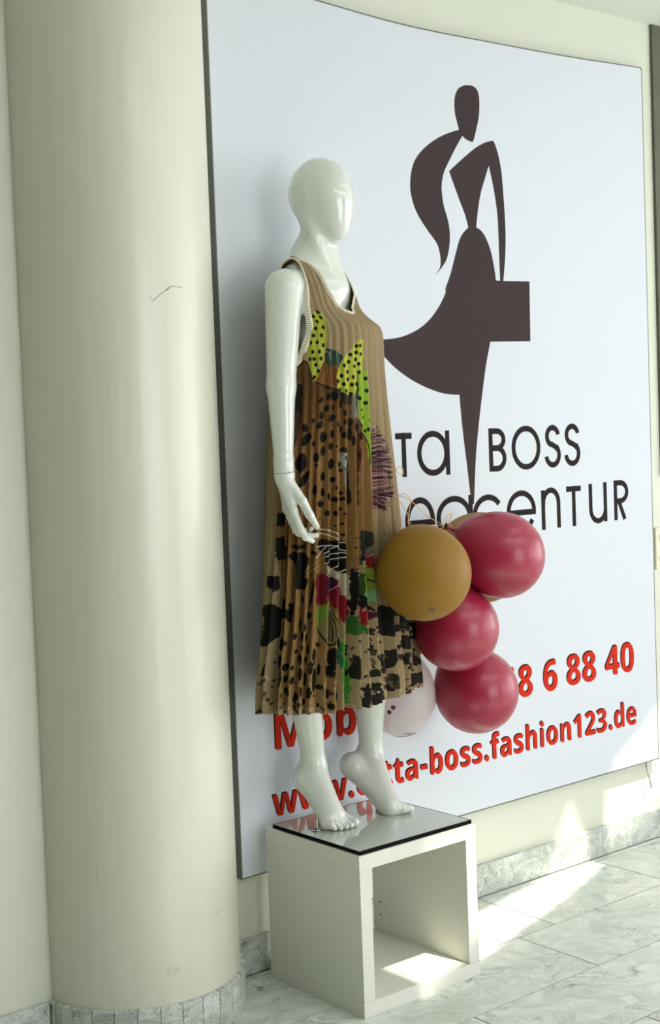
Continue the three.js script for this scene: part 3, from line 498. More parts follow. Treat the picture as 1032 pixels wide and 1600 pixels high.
  // the print on the cloth and one painted pleat shadow (canvas: across = once round the dress, down = 1.2 m from y 1.96)
const POLY = [['body',[532,384,596,353,620,361,637,397,651,425,700,435,779,456,832,476,862,481,899,556,926,596,947,620,961,660,959,709,961,781,969,847,974,919,943,975,910,1042,865,1055,850,1119,788,1275,804,1390,809,1518,720,1495,552,1482,536,1380,515,1267,496,1124,469,1011,445,878,435,783]],['#14110d',[523,430,576,433,582,456,575,492,582,525,529,527]],['#3a2416',[529,530,580,527,572,589,555,643,540,650]],['#2e2a20',[700,435,779,453,832,476,856,481,855,509,808,497,762,461,700,445]],['#787464',[865,486,883,471,895,476,899,532,880,556,860,548,858,512]],['#857b66',[788,671,812,666,843,681,846,776,814,771,809,727]],['#aab03a',[714,192,747,200,734,241,724,307,710,356,684,404,660,430,646,420,626,374,620,325,639,256,668,207]],['#2f4234',[727,317,767,325,802,333,818,353,801,387,767,371,742,389,715,356]],['#7a4d24',[713,356,742,384,767,371,801,387,781,420,777,451,700,435,663,428,684,404]],['#aeb240',[927,289,949,292,940,389,899,407,895,456,856,476,819,468,785,456,778,420,788,389,821,353,852,330,890,305]],['#86a62c',[902,404,927,399,950,394,977,399,966,515,964,486,970,530,976,558,990,596,978,660,970,712,959,709,949,620,926,591,907,548,900,486]],['#2b3a26',[895,456,905,404,903,461,892,522,880,479]],['#1d1913',[794,653,818,648,838,653,845,673,848,727,858,829,848,842,839,776,831,727,812,714,819,709,838,709,838,668,794,663]],['#4a2412',[897,568,913,676,902,737,900,845,890,845,890,714]],['#0e0d0b',[695,960,717,947,748,955,786,952,822,965,826,993,835,1006,838,1062,801,1065,762,1044,732,1029,727,996,701,983]],['#a5a08a',[735,1034,762,1050,796,1065,801,1085,775,1078,742,1073,737,1050]],['#26281f',[907,929,942,932,967,940,977,960,956,986,922,1006,905,1011]],['#6b6456',[978,973,980,998,942,1011,906,1024,922,1006,959,986]],['#0f0e0b',[905,1014,942,1011,981,1001,942,1016,909,1039,860,1055,856,1062,900,1044]],['#8a1522',[936,1024,973,1014,984,1037,981,1065,949,1055,927,1032]],['#9c9780',[909,1029,930,1029,926,1042,910,1055]],['#87983a',[910,1047,923,1052,969,1068,977,1108,980,1134,912,1132,910,1085]],['#7fb07a',[912,1132,980,1134,984,1165,983,1178,951,1170,916,1165]],['#2f4a22',[875,1083,907,1073,909,1155,873,1147]],['#100f0c',[856,1065,875,1068,872,1162,856,1213,853,1162,853,1160]],['#100f0c',[873,1144,914,1147,914,1190,875,1185]],['#15130e',[913,1178,927,1175,950,1190,956,1201,914,1196]],['#a29c84',[799,1068,843,1068,855,1083,853,1155,821,1142,805,1124]],['#741420',[804,1139,838,1149,853,1162,852,1208,833,1224,812,1226,806,1172]],['#7a181e',[875,1185,914,1193,913,1244,876,1234]],['#962624',[914,1196,940,1206,939,1234,914,1244]],['#431830',[940,1206,987,1208,984,1219,957,1226,937,1236]],['#a09a48',[829,1226,846,1213,848,1236]],['#6a101a',[823,1234,846,1239,842,1249,825,1247]],['#2f5a24',[848,1211,873,1213,875,1236,914,1249,913,1275,879,1272,848,1267]],['#43802c',[812,1234,816,1285,835,1318,846,1349,856,1382,855,1492,842,1498,821,1467,816,1377]],['#2b6440',[802,1300,812,1300,819,1362,816,1377,802,1352]],['#68141e',[693,1068,737,1070,740,1144,737,1160,701,1167]],['#741426',[738,1073,785,1083,805,1121,802,1160,775,1180,759,1157,740,1134]],['#431630',[738,1075,774,1080,786,1091,751,1129,740,1129]],['#62802c',[701,1170,741,1165,742,1206,705,1234]],['#6f8f34',[744,1144,755,1144,748,1165,741,1170]],['#80714a',[705,1236,742,1213,748,1172,772,1188,784,1221,788,1260,775,1298,750,1293,727,1267]],['#13110d',[294,1196,383,1167,461,1160,485,1175,499,1203,505,1244,469,1280,415,1298,300,1295,300,1265,299,1244,387,1229,381,1208]],['#5a4c2c',[297,1254,378,1236,397,1257,378,1275,299,1280]],['#13110d',[407,1070,478,1068,481,1106,465,1119,420,1106]],['#13110d',[558,965,594,965,634,968,629,978,587,980,563,975]],['#13110d',[552,996,569,988,634,993,654,1011,651,1027,641,1052,639,1070,658,1080,651,1091,637,1108,646,1083,647,1108,613,1111,594,1103,589,1065,585,1037,558,1009]],['#13110d',[451,858,491,863,502,886,489,901,455,901]],['#13110d',[461,942,511,942,518,1011,469,1011]],['#13110d',[661,991,688,988,693,1001,677,1001]],['#13110d',[492,1139,518,1142,528,1201,502,1203]],['#13110d',[532,1170,558,1172,560,1155,576,1160,575,1190,567,1219,550,1201,535,1193]],['#13110d',[513,1270,545,1272,562,1283,546,1300,532,1331,506,1295]],['#13110d',[502,1324,528,1336,555,1377,552,1423,529,1400]],['#13110d',[997,1193,1051,1198,1112,1229,1180,1260,1279,1288,1279,1341,1196,1334,1210,1311,1142,1290,1075,1290,1061,1303,1004,1290,993,1242]],['#7a6a4a',[1072,1236,1111,1239,1098,1262,1075,1265]],['#1b1712',[1089,1326,1126,1308,1185,1329,1193,1364,1136,1364,1106,1349,1078,1349]],['#1b1712',[1082,1367,1116,1375,1172,1377,1163,1400,1085,1388]],['#1b1712',[996,1372,1008,1354,1054,1344,1054,1380,1021,1421,1001,1418]],['#1b1712',[943,1400,966,1403,988,1393,993,1426,942,1421]],['#1b1712',[944,1446,988,1452,1003,1503,990,1518,926,1516]],['#1b1712',[1010,1439,1041,1428,1067,1464,1037,1487,1010,1485]],['#1b1712',[1148,1452,1279,1467,1279,1505,1179,1503,1125,1492]],['#1b1712',[939,1308,956,1339,950,1357,933,1349]],['#1b1712',[923,1357,944,1359,936,1385,924,1380]],['#1b1712',[959,1352,987,1357,988,1372,963,1370]],['#1b1712',[876,1446,916,1459,913,1513,875,1503]],['#1b1712',[858,1339,878,1354,880,1411,858,1413]],['#1b1712',[829,1300,850,1311,850,1339,831,1331]],['#1b1712',[916,1321,929,1349,919,1359]],['#1b1712',[919,1385,926,1390,922,1418,914,1418]],['#1b1712',[1225,1370,1279,1434,1217,1431]],['#5c5138',[1007,1359,1030,1354,1031,1377,1013,1400]],['#5c5138',[1091,1388,1126,1398,1148,1418,1109,1408]],['#5c5138',[1018,1457,1040,1452,1037,1477]]];  // the long dark brown streak beside the eye is a pleat shadow painted in
const ELL = [['#17150f',[[721,197,11.6,6.6,0],[681,210,10.5,6.6,0],[722,215,9.4,6.6,0],[688,228,9.8,6.6,0],[668,251,9.8,6.6,0],[711,248,9.4,6.6,0],[653,274,9.8,6.6,0],[698,274,9.1,6.6,0],[637,297,9.8,6.6,0],[673,297,9.4,6.6,0],[707,307,9.4,6.6,0],[686,328,9.1,6.6,0],[649,328,9.1,6.6,0],[633,351,9.8,6.6,0],[657,351,9.8,6.6,0],[695,351,9.1,6.6,0],[666,371,9.8,6.6,0],[680,392,9.4,6.6,0],[656,412,9.1,6.6,0],[899,312,10.5,6.6,0],[924,310,12.0,6.6,0],[860,340,10.5,6.6,0],[897,333,10.9,6.6,0],[926,338,12.0,6.6,0],[850,364,9.8,6.6,0],[892,356,10.5,6.6,0],[912,371,10.9,6.6,0],[823,376,9.8,6.6,0],[883,379,10.9,6.6,0],[910,399,10.9,6.6,0],[841,397,9.8,6.6,0],[806,410,9.8,6.6,0],[872,415,10.1,6.6,0],[841,422,9.8,6.6,0],[785,428,9.4,6.6,0],[816,438,9.1,6.6,0],[862,440,9.8,6.6,0],[893,438,10.5,6.6,0],[794,456,9.1,6.6,0],[829,461,9.8,6.6,0],[856,471,10.1,6.6,0],[954,420,12.3,6.6,0],[949,502,11.6,6.6,0],[957,461,12.3,6.6,0],[907,486,10.9,6.6,0]]],['#17150f',[[920,525,8.7,5.3,0],[930,550,9.9,6.6,0],[969,561,10.3,5.3,0],[923,576,9.0,5.7,0],[957,591,7.2,6.6,0],[946,502,6.3,4.9,0],[944,596,5.1,5.3,0]]],['#15120d',[[762,476,24.5,15.6,0.2],[691,489,16.5,8.2,-0.5],[731,479,9.5,12.3,0],[799,502,9.4,14.8,0],[722,517,15.7,9.8,-0.4],[698,540,13.0,14.8,0.5],[757,515,8.6,10.2,0.3],[823,535,11.5,10.7,0],[752,550,20.2,11.5,-0.3],[653,556,10.6,8.6,0],[690,571,18.6,12.3,-0.4],[606,579,18.4,13.1,0.4],[786,571,9.2,8.2,0],[822,563,7.8,9.8,0],[852,566,12.3,14.8,0],[887,581,14.8,18.4,0],[801,589,7.2,11.5,0.2],[755,602,12.3,13.9,0],[710,612,19.2,18.0,0.2],[619,617,32.9,16.4,-0.5],[818,607,13.6,11.5,0],[850,604,11.5,22.5,0],[750,643,13.2,12.3,0],[660,632,9.5,9.8,0],[778,643,4.5,4.9,0],[710,658,12.8,16.4,0.1],[676,678,15.7,16.4,0.2],[594,694,30.9,34.4,0.35],[678,704,8.8,7.8,0],[752,701,16.2,18.9,0.4],[713,742,11.8,15.2,0],[759,753,14.8,8.6,0],[614,750,40.0,13.9,-0.75],[673,786,12.2,17.2,0.2],[715,794,9.5,14.3,0],[777,781,6.0,5.7,0],[801,799,11.9,6.6,0],[744,809,8.4,12.3,-0.1],[771,819,14.0,9.0,0],[808,819,13.3,5.7,-0.2],[836,827,12.2,7.4,0],[704,832,15.9,11.5,0],[795,704,10.8,10.7,0.2],[799,724,13.2,6.1,0],[866,627,7.9,16.4,0],[924,645,7.5,20.5,0],[902,676,6.2,12.3,0],[914,612,10.4,14.8,0]]],['#15120d',[[798,852,11.9,7.1,0],[737,863,12.4,9.7,0],[774,865,8.9,8.4,0],[819,868,6.0,3.9,0],[809,901,6.9,4.2,0],[826,909,4.0,3.6,0],[752,899,6.5,2.9,0],[748,909,4.0,2.3,0],[772,906,4.6,2.6,0],[812,937,6.9,4.9,0],[839,960,5.6,9.7,0],[870,983,4.3,3.2,0],[873,952,3.8,1.9,0],[875,1019,3.0,2.3,0],[895,1019,3.3,2.3,0],[876,1032,2.8,1.9,0],[839,1021,4.8,2.6,0],[841,998,5.1,4.2,0],[704,881,5.9,2.6,0],[833,827,9.3,5.5,0],[843,804,6.7,6.5,0],[841,850,6.4,2.6,0],[842,881,4.4,8.1,0],[791,876,3.2,3.2,0],[794,922,3.5,3.9,0]]],['#9aa3a0',[[823,691,17.2,25.4,0]]],['#20221f',[[826,684,6.7,9.0,0]]],['#0e0d0b',[[747,1065,9.1,5.8,0]]],['#13110d',[[604,1262,9.0,9.8,0],[614,1311,7.0,6.7,0],[587,1316,4.8,5.2,0],[566,1362,12.7,11.6,0.3],[606,1362,6.2,8.0,0],[570,1400,10.1,11.6,0.4],[609,1403,8.4,11.6,0.2],[585,1439,18.3,12.9,0.3],[629,1462,13.3,18.4,0.2],[622,1226,5.6,20.2,0],[649,1234,6.2,11.6,0],[637,1262,7.8,17.1,0],[658,1270,5.0,14.7,0],[643,1298,4.9,8.6,0],[630,1334,5.6,14.1,0],[641,1339,6.2,15.9,0],[664,1341,7.3,13.5,0],[671,1308,5.3,17.1,0],[644,1382,10.2,19.6,0],[668,1403,6.8,22.7,0],[668,1198,9.6,12.2,0.3],[676,1126,6.2,45.9,0.15],[629,1144,7.8,14.1,0],[684,1444,8.5,19.6,0],[651,1439,5.8,16.5,0],[663,1475,9.4,11.0,0],[705,1403,10.1,39.8,0],[687,1364,9.4,21.4,0],[765,1382,18.5,19.6,0],[774,1336,19.4,30.6,0],[794,1469,12.1,22.7,0],[759,1454,6.1,16.5,0],[725,1428,12.5,8.0,0],[698,1331,9.4,27.6,0],[769,1495,9.1,10.4,0],[722,1487,3.9,7.3,0],[786,1439,4.8,7.3,0],[747,1370,7.0,27.6,0],[722,1372,4.9,18.4,0],[804,1293,4.9,15.3,0],[306,1359,1.3,12.2,0],[316,1462,18.8,3.7,0]]],['#b9ad92',[[966,1459,5.5,3.3,0],[983,1477,5.5,3.3,0],[973,1487,6.4,3.0,0],[956,1475,3.5,4.0,0],[977,1503,4.2,2.7,0],[988,1464,4.1,3.3,0]]]];
const LINE = [['#20160c',2.2,[535,384,596,353,617,361,637,397,651,428,700,438,779,456,832,476,862,481]],['#20160c',2,[899,556,926,596,947,620,961,660,959,709]],['#8fa890',1.1,[727,328,755,343,744,356]],['#8fa890',1.1,[750,325,738,346]],['#8fa890',1.1,[779,333,789,371]],['#8fa890',1.1,[785,330,802,335]],['#2a1a0c',1.3,[714,376,688,417]],['#2a1a0c',1.3,[742,389,722,430]],['#2a1a0c',1.3,[759,379,740,438]],['#2a1a0c',1.3,[708,369,684,397]],['#2a1a0c',1.3,[771,392,762,440]],['#241c10',1.6,[752,1180,777,1221,778,1272]],['#241c10',1.6,[750,1185,768,1226,769,1285]],['#241c10',1.6,[750,1196,761,1231,759,1283]],['#241c10',1.6,[748,1254,750,1290]],['#241c10',1.6,[779,1216,786,1252,778,1293]],['#241c10',1.6,[764,1183,782,1221]],['#12110c',2.4,[705,1239,727,1267,750,1295,775,1298,789,1262,784,1221]],['#191710',2.0,[909,1075,942,1096,976,1108]],['#d8d2c0',1,[755,1121,788,1096]],['#ded7c6',1.7,[686,914,730,916,774,927,791,937,799,952]],['#ded7c6',1.7,[686,927,738,932,774,945,795,957,791,970,778,973,740,968,694,973]],['#ded7c6',1.7,[735,970,718,988,693,1009]],['#ded7c6',1.7,[795,963,818,963]],['#ded7c6',1.7,[778,973,752,983,727,996]],['#ded7c6',1.7,[778,973,799,986,826,991]],['#ded7c6',1.7,[826,998,782,993,732,1006]],['#ded7c6',1.7,[835,1009,799,1016,795,1011,762,1014,732,1029]],['#ded7c6',1.7,[799,1016,798,1029,771,1042,738,1065]],['#ded7c6',1.7,[839,1044,808,1057,798,1068,801,1085]],['#a88a58',1.2,[634,1055,653,1037,690,1024,727,1009]],['#a88a58',1.2,[650,1062,687,1044,727,1027]],['#a88a58',1.2,[657,1057,691,1039]],['#a88a58',1.2,[695,1055,727,1039]],['#a88a58',1.2,[649,1047,671,1034]]];
const SPINE = [977,609,977,645,971,694,966,724,973,773,980,847,987,822,991,860], TIPS = [1013,566,1114,614,1176,648,1192,696,1193,748,1175,804,1094,819,1077,865];

  const print = canvasTexture(2048, 1536, (c, W, H) => {
    c.fillStyle = '#93805f'; c.fillRect(0, 0, W, H);
    const shape = (a) => { const n = a.length / 2, X = (i) => a[2 * ((i + n) % n)], Y = (i) => a[2 * ((i + n) % n) + 1]; c.beginPath(); c.moveTo(X(0), Y(0)); for (let i = 0; i < n; i++) for (let k = 1; k <= 9; k++) { const t = k / 9, q = (f) => { const m1 = (f(i + 1) - f(i - 1)) * 0.3, m2 = (f(i + 2) - f(i)) * 0.3, u = t * t, v = u * t; return (2 * v - 3 * u + 1) * f(i) + (v - 2 * u + t) * m1 + (3 * u - 2 * v) * f(i + 1) + (v - u) * m2; }; const x = q(X), y = q(Y), w = 5; c.lineTo(x + w * n2(x / 7, y / 7), y + w * n2(x / 7 + 50, y / 7)); } c.closePath(); };
    const sharp = (a) => { c.beginPath(); for (let i = 0; i < a.length; i += 2) c[i ? 'lineTo' : 'moveTo'](a[i], a[i + 1]); };
    // blotches of the same print on the back, away from the traced front
    const backSpot = (x, y, r, col) => { c.fillStyle = col; for (let k = 0; k < 7; k++) { c.beginPath(); c.ellipse(x + r * (rnd() - 0.5) * 1.2, y + r * (rnd() - 0.5) * 1.8, r * (0.3 + 0.4 * rnd()), r * (0.3 + 0.5 * rnd()), rnd() * 3, 0, 7); c.fill(); } };
    for (let k = 0; k < 46; k++) { const x = rnd() < 0.5 ? rnd() * 250 : 1290 + rnd() * 750; backSpot(x, 1020 + 500 * Math.sqrt(rnd()), 12 + 34 * rnd(), rnd() < 0.75 ? '#17130e' : '#5d4d30'); }
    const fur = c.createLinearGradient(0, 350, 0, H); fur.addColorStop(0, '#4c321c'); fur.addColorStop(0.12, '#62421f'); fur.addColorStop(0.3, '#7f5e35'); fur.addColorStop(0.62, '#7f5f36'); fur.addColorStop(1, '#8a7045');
    POLY.forEach(([col, a], i) => {
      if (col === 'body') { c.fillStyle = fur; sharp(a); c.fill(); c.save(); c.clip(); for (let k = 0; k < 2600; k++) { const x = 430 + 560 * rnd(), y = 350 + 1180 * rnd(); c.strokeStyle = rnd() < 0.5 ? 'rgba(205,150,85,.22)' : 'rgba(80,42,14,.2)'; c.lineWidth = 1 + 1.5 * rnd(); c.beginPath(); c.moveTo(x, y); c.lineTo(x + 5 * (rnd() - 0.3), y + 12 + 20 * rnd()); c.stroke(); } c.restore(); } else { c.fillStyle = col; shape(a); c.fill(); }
    });
    ELL.forEach(([col, l]) => l.forEach(([x, y, rx, ry, r]) => {
      c.fillStyle = col; c.beginPath();
      for (let k = 0; k <= 20; k++) { const a = k / 20 * Math.PI * 2, w = 1 + 0.1 * n2(x + 3 * Math.cos(a), y + 3 * Math.sin(a)), u = rx * w * Math.cos(a), v = ry * w * Math.sin(a); c[k ? 'lineTo' : 'moveTo'](x + u * Math.cos(r) - v * Math.sin(r), y + u * Math.sin(r) + v * Math.cos(r)); }
      c.fill();
    }));
    for (let k = 0; k < 520; k++) { // dabs of brown and black paint towards the hem
      const x = 300 + 960 * rnd(), y = 1180 + 350 * Math.sqrt(rnd()), r = 2 + 7 * rnd() * rnd();
      if (x < 860 && rnd() < 0.55) continue;
      c.fillStyle = ['rgba(22,17,12,.9)', 'rgba(70,52,30,.75)', 'rgba(22,17,12,.85)', 'rgba(175,160,128,.6)'][Math.floor(rnd() * 4)];
      for (let q = 0; q < 4; q++) { c.beginPath(); c.ellipse(x + r * 1.6 * (rnd() - 0.5), y + r * 2.6 * (rnd() - 0.5), r * (0.4 + 0.5 * rnd()), r * (0.5 + 0.9 * rnd()), rnd() * 3, 0, 7); c.fill(); }
    }
    // purple fringe: fine curved strokes from a spine to ragged tips
    const along = (a, s) => { const n = a.length / 2 - 1, f = clamp(s) * n, i = Math.min(n - 1, Math.floor(f)), t = f - i; return [lerp(a[2 * i], a[2 * i + 2], t), lerp(a[2 * i + 1], a[2 * i + 3], t)]; };
    c.fillStyle = 'rgba(88,26,42,.3)'; sharp([...Array(11)].flatMap((_, i) => along(SPINE, 0.25 + i * 0.075)).concat([...Array(11)].flatMap((_, i) => { const s = 1 - i * 0.075, a = along(SPINE, s), b = along(TIPS, s); return [lerp(a[0], b[0], 0.62), lerp(a[1], b[1], 0.62)]; }))); c.fill();
    for (let k = 0; k < 210; k++) {
      const s = rnd(), a = along(SPINE, s), b = along(TIPS, clamp(s + 0.04 * (rnd() - 0.5))), r = 0.55 + 0.55 * rnd();
      c.strokeStyle = rnd() < 0.8 ? '#2c1220' : '#b08a8c'; c.lineWidth = 0.9 + 1.3 * rnd(); c.beginPath(); c.moveTo(a[0], a[1] - 14); c.quadraticCurveTo(lerp(a[0], b[0], 0.5), lerp(a[1], b[1], 0.5) - 8, lerp(a[0], b[0], r), lerp(a[1], b[1], r) + 12); c.stroke();
    }
    c.strokeStyle = '#8e2230'; c.lineWidth = 5; c.beginPath(); for (let k = 0; k <= 20; k++) c[k ? 'lineTo' : 'moveTo'](...along(SPINE, 0.4 + 0.03 * k)); c.stroke();
    for (let k = 0; k < 90; k++) { const a = along(TIPS, rnd()); c.fillStyle = 'rgba(60,32,28,.8)'; c.beginPath(); c.arc(a[0] + 26 * (rnd() - 0.3), a[1] + 30 * rnd(), 1 + 2 * rnd(), 0, 7); c.fill(); }
    for (let k = 0; k < 80; k++) { c.fillStyle = 'rgba(84,58,38,.6)'; c.beginPath(); c.arc(1085 + 70 * (rnd() + rnd() - 1), 960 + 60 * (rnd() + rnd() - 1), 1 + 2.2 * rnd(), 0, 7); c.fill(); }
    c.lineCap = c.lineJoin = 'round';
    LINE.forEach(([col, w, a]) => { c.strokeStyle = col; c.lineWidth = w * 2; c.beginPath(); const n = a.length / 2; c.moveTo(a[0], a[1]); for (let i = 1; i < n - 1; i++) c.quadraticCurveTo(a[2 * i], a[2 * i + 1], (a[2 * i] + a[2 * i + 2]) / 2, (a[2 * i + 1] + a[2 * i + 3]) / 2); c.lineTo(a[2 * n - 2], a[2 * n - 1]); c.stroke(); });
    for (let k = 0; k < 5000; k++) { c.fillStyle = rnd() < 0.5 ? 'rgba(255,240,210,.05)' : 'rgba(40,28,10,.06)'; c.fillRect(rnd() * W, rnd() * H, 2 + 3 * rnd(), 4 + 14 * rnd()); }
  });
  print.wrapS = THREE.RepeatWrapping;
  const weave = dataTexture(256, 256, (x, y) => { const v = 128 + 50 * Math.sin(x * 0.8) * Math.sin(y * 0.8) + 40 * n2(x / 6, y / 6); return [v, v, v]; }, false); weave.repeat.set(12, 9);
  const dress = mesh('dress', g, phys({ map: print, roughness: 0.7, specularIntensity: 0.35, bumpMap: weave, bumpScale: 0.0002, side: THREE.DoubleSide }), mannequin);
  dress.userData.label = 'tan pleated sleeveless dress with leopard, polka dot and brush print';

  // ribbed cream knit bands along the neck and the armholes
  const knit = canvasTexture(64, 64, (c) => { c.fillStyle = '#e9e5cf'; c.fillRect(0, 0, 64, 64); c.fillStyle = '#8c8262'; c.fillRect(0, 0, 22, 64); c.fillStyle = '#efe9cf'; c.fillRect(0, 0, 64, 12); c.fillRect(0, 52, 64, 12); });
  knit.wrapS = knit.wrapT = THREE.RepeatWrapping;
  const rib = canvasTexture(64, 64, (c) => { c.fillStyle = '#fff'; c.fillRect(0, 0, 64, 64); c.fillStyle = '#000'; c.fillRect(0, 0, 22, 64); }, false); rib.wrapS = rib.wrapT = THREE.RepeatWrapping;
  const knitM = std({ map: knit, bumpMap: rib, bumpScale: 0.0006, roughness: 0.9, side: THREE.DoubleSide });
  function band(name, path, width, outward) { // path of [t, y]; the band lies on the cloth, half beyond its edge
    const pts = path.map(([t, y]) => surf(t, Math.min(y, 1.9595)));
    const mid = pts.reduce((s, p) => [s[0] + p[0] / pts.length, s[1] + p[1] / pts.length, s[2] + p[2] / pts.length], [0, 0, 0]);
    const curve = new THREE.CatmullRomCurve3(pts.map((p) => V(p[0], p[1] - FLOOR, p[2])), true), n = 360, m = 14, len = curve.getLength(), cs = curve.getSpacedPoints(n);
    const centre = V(0, 0, -0.02), pos = [], uv = [], idx = [];
    for (let i = 0; i <= n; i++) {
      const p = cs[i], T = cs[(i + 1) % n].clone().sub(cs[(i - 1 + n) % n]).normalize();
      let N = outward === 'neck' ? V(p.x * 0.55, 0.0, p.z + 0.02).normalize().lerp(V(0, 1, 0), smooth(p.y + FLOOR, 1.88, 1.965) * 0.9).normalize() : V(Math.sign(mid[0]) * 1.0, 0, 0).lerp(V(0, 1, 0), smooth(p.y + FLOOR, 1.91, 1.966) * 0.75).add(V(0, 0, Math.sign(p.z + 0.01) * 0.7 * smooth(p.y + FLOOR, 1.95, 1.85))).normalize();
      N.addScaledVector(T, -N.dot(T)).normalize();
      const Bn = T.clone().cross(N).normalize();
      for (let j = 0; j <= m; j++) { const a = j / m * Math.PI * 2, u = Math.cos(a) * width / 2, w = Math.sin(a) * 0.0026 + 0.001; const tw = outward === 'neck' ? 1 : lerp(1, 0.42, smooth(p.y + FLOOR, 1.84, 1.93)); pos.push(p.x + Bn.x * u * tw + N.x * w, p.y + Bn.y * u * tw + N.y * w, p.z + Bn.z * u * tw + N.z * w); uv.push(i / n * Math.round(len / 0.0052), 0.5 + 0.5 * Math.cos(a)); }
    }
    for (let i = 0; i < n; i++) for (let j = 0; j < m; j++) { const a = i * (m + 1) + j, b = a + m + 1; idx.push(a, b, a + 1, b, b + 1, a + 1); }
    const bg = new THREE.BufferGeometry(); bg.setAttribute('position', new THREE.Float32BufferAttribute(pos, 3)); bg.setAttribute('uv', new THREE.Float32BufferAttribute(uv, 2)); bg.setIndex(idx); bg.computeVertexNormals();
    const o = mesh(name, bg, knitM, dress); o.userData.label = 'cream ribbed knit edging with brown lines'; return o;
  }
  const neck = [];
  for (let d = -38; d <= 38; d += 4) neck.push([d * RAD, topOf(d * RAD)]);
  for (let d = 140; d <= 220; d += 5) neck.push([d * RAD, topOf((d > 180 ? d - 360 : d) * RAD)]);
  band('neck_trim', neck, 0.0105, 'neck');
  for (const s of [-1, 1]) { const arm = []; for (let d = 52; d <= 124; d += 2) arm.push([s * d * RAD, topOf(d * RAD)]); band('armhole_trim', arm, 0.017, 'arm'); }
}

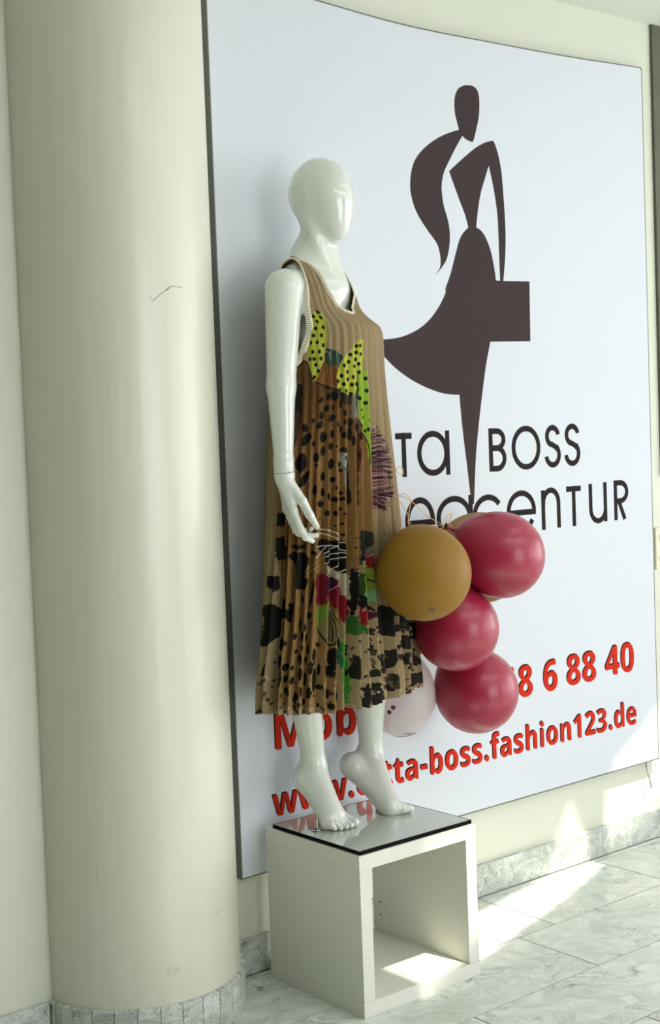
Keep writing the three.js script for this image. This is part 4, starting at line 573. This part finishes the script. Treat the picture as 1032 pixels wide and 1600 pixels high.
// ------------------------------------------------------------------ balloons tied with gilt ribbon
{
  const latex = (r, g, b, o = {}) => phys({ color: new THREE.Color().setRGB(r, g, b), roughness: 0.3, clearcoat: 0.6, clearcoatRoughness: 0.12, ...o });
  const ochre = latex(0.27, 0.135, 0.010, { roughness: 0.5, clearcoat: 0.12, clearcoatRoughness: 0.45, specularIntensity: 0.5 }), crimson = latex(0.36, 0.013, 0.05, { roughness: 0.38, clearcoat: 0.35, clearcoatRoughness: 0.2 }), yellow = latex(0.8, 0.48, 0.02, { roughness: 0.5, clearcoat: 0 });
  const clear = phys({ color: new THREE.Color().setRGB(0.93, 0.86, 0.86), roughness: 0.28, transmission: 0.55, thickness: 0, ior: 1.3, side: THREE.DoubleSide });
  const KNOT = V(2.715, 1.222, 0.32);
  function balloon(label, c, r, towards, mat, stretch = 1, crown) {
    const g = group('balloon', c[0], c[1], c[2]), prof2 = [];
    const neck = V(...towards).normalize();
    for (let i = 0; i <= 60; i++) { const a = i / 60 * Math.PI, s = Math.sin(a), h = -Math.cos(a); const k = h > 0 ? 1 + 0.2 * h * h : 1; const rho = Math.max(r * s * (h > 0 ? 1 - 0.1 * Math.pow(h, 3) : 1), h > 0.9 ? 0.0048 : 0); prof2.push(new THREE.Vector2(Math.max(rho, i === 0 ? 0 : 0.0002), r * stretch * h * k)); }
    const skin = mesh('skin', new THREE.LatheGeometry(prof2, 72), mat, g);
    const top = r * stretch * 1.2;
    const nk = mesh('knot', new THREE.LatheGeometry([[0.0045, -0.004], [0.0042, 0.002], [0.0065, 0.006], [0.0042, 0.01], [0.006, 0.015], [0.0088, 0.021], [0.0082, 0.0225], [0.003, 0.016]].map((p) => new THREE.Vector2(...p)), 24).translate(0, top, 0), mat, g);
    if (crown) { const cap = mesh('crown_spot', new THREE.SphereGeometry(r * 1.0035, 24, 8, 0, Math.PI * 2, 0, 0.062).rotateX(Math.PI), latex(...crown), g); cap.scale.y = stretch; }
    g.quaternion.setFromUnitVectors(V(0, 1, 0), neck);
    g.userData.tie = V(0, top + 0.004, 0).applyQuaternion(g.quaternion).add(g.position).toArray();
    return tag(g, label, 'balloon', 'balloons tied beside the dress');
  }
  const all = [
    balloon('large ochre balloon in front of the dress, foremost of the balloons', [2.49, 1.116, 0.46], 0.1245, [0.4, 0.66, -0.62], ochre, 1.0, [0.1, 0.07, 0.012]),
    balloon('crimson balloon furthest to the right, beside the foremost ochre balloon', [2.824, 1.136, 0.42], 0.1205, [-0.68, 0.5, -0.53], crimson, 1.03),
    balloon('ochre balloon mostly hidden behind the rightmost crimson balloon', [2.98, 1.106, 0.19], 0.136, [-0.80, 0.38, 0.15], ochre, 1.02),
    balloon('crimson balloon in the middle, hanging just below the foremost ochre balloon', [2.711, 0.936, 0.35], 0.1185, [-0.1, 0.9, -0.35], crimson),
    balloon('lowest crimson balloon, beside the phone number', [2.862, 0.729, 0.27], 0.1225, [-0.35, 0.85, -0.35], crimson),
    balloon('clear white balloon with confetti dots behind the hem of the dress', [2.68, 0.727, 0.145], 0.101, [0.12, 0.98, 0.02], clear, 1.16),
    balloon('bright yellow balloon squeezed between dress hem and middle crimson balloon', [2.738, 0.915, 0.13], 0.08, [0.1, 0.95, 0.1], yellow),
  ];
  // confetti seen on the clear balloon
  const wb = all[5], inv = wb.quaternion.clone().invert();
  const put = (name, p, geo, mat) => { const m = mesh(name, geo, mat, wb), d = V(...p).sub(wb.position), l = d.clone().applyQuaternion(inv); l.normalize(); l.multiplyScalar(0.0007 + 1 / Math.sqrt((l.x * l.x + l.z * l.z) / 0.101 ** 2 + l.y * l.y / (0.101 * 1.16) ** 2)); m.position.copy(l); m.quaternion.setFromUnitVectors(V(0, 0, 1), V(l.x, l.y / 1.35, l.z).normalize()); return m; };
  const plum = std({ color: 0x5b3a42, roughness: 0.7 }), grey = std({ color: 0xa9a0a0, roughness: 0.6 });
  put('confetti_dot', [2.5975, 0.713, 0.201], new THREE.CylinderGeometry(0.0068, 0.0068, 0.0008, 28).rotateX(Math.PI / 2), plum);
  put('confetti_dot', [2.592, 0.699, 0.190], new THREE.CylinderGeometry(0.0068, 0.0068, 0.0008, 28).rotateX(Math.PI / 2), plum);
  for (let k = 0; k < 11; k++) { const s = new THREE.Shape(); for (let i = 0; i < 9; i++) { const a = i / 9 * Math.PI * 2, r = 0.004 + 0.006 * rnd(); s[i ? 'lineTo' : 'moveTo'](r * Math.cos(a) * 1.5, r * Math.sin(a)); } const d = V(-0.35 + 0.5 * rnd(), -0.93 - 0.1 * rnd(), 0.05 + 0.5 * rnd()).normalize(); put('confetti_flake', [wb.position.x + d.x * 0.1025, wb.position.y + d.y * 0.1165, wb.position.z + d.z * 0.1025], new THREE.ExtrudeGeometry(s, { depth: 0.0004, bevelEnabled: false }), grey); }
  // ribbon: strands from the far hand to the knot, strings to the balloons, loose curls
  const gilt = phys({ color: new THREE.Color().setRGB(0.75, 0.48, 0.2), roughness: 0.35, metalness: 0.35 });
  const rib = group('balloon_ribbon', KNOT.x, KNOT.y, KNOT.z);
  const strand = (pts, r = 0.0012, name = 'ribbon_strand') => mesh(name, new THREE.TubeGeometry(new THREE.CatmullRomCurve3(pts.map((p) => V(...p).sub(KNOT))), 48, r, 6), gilt, rib);
  const hand = [2.648, 1.25, 0.135];
  strand([hand, [2.645, 1.30, 0.17], [2.653, 1.314, 0.2], [2.673, 1.314, 0.2], [2.692, 1.292, 0.2], [2.685, 1.261, 0.2], [2.674, 1.222, 0.21], [2.69, 1.2, 0.27], [2.715, 1.222, 0.32]]);
  strand([hand, [2.63, 1.3, 0.2], [2.612, 1.311, 0.25], [2.653, 1.291, 0.25], [2.708, 1.249, 0.25], [2.74, 1.22, 0.29], [2.715, 1.222, 0.32]]);
  strand([hand, [2.637, 1.3, 0.2], [2.657, 1.263, 0.22], [2.667, 1.222, 0.23], [2.69, 1.21, 0.29], [2.715, 1.222, 0.32]]);
  strand([[2.715, 1.222, 0.32], [2.747, 1.218, 0.285], [2.758, 1.236, 0.275], [2.777, 1.251, 0.27], [2.787, 1.254, 0.27], [2.779, 1.242, 0.272], [2.76, 1.225, 0.28], [2.735, 1.21, 0.3]], 0.0016, 'ribbon_curl');
  strand([hand, [2.66, 1.32, 0.12], [2.69, 1.385, 0.15], [2.705, 1.392, 0.15], [2.712, 1.368, 0.15], [2.697, 1.37, 0.15], [2.68, 1.4, 0.13]], 0.0015, 'ribbon_curl');
  for (const b of all) { const e = b.userData.tie; delete b.userData.tie; const mid = V(...e).lerp(KNOT, 0.5); strand([e, [mid.x, mid.y + 0.01, mid.z], [KNOT.x, KNOT.y, KNOT.z]], 0.0009, 'balloon_string'); }
  mesh('ribbon_knot', new THREE.TorusKnotGeometry(0.005, 0.0022, 60, 8, 2, 3), std({ color: 0x3a2a18, roughness: 0.7 }), rib);
  tag(rib, 'thin curled gold ribbon tying the balloons together beside the dress', 'ribbon');
}

renderer.render(scene, camera);
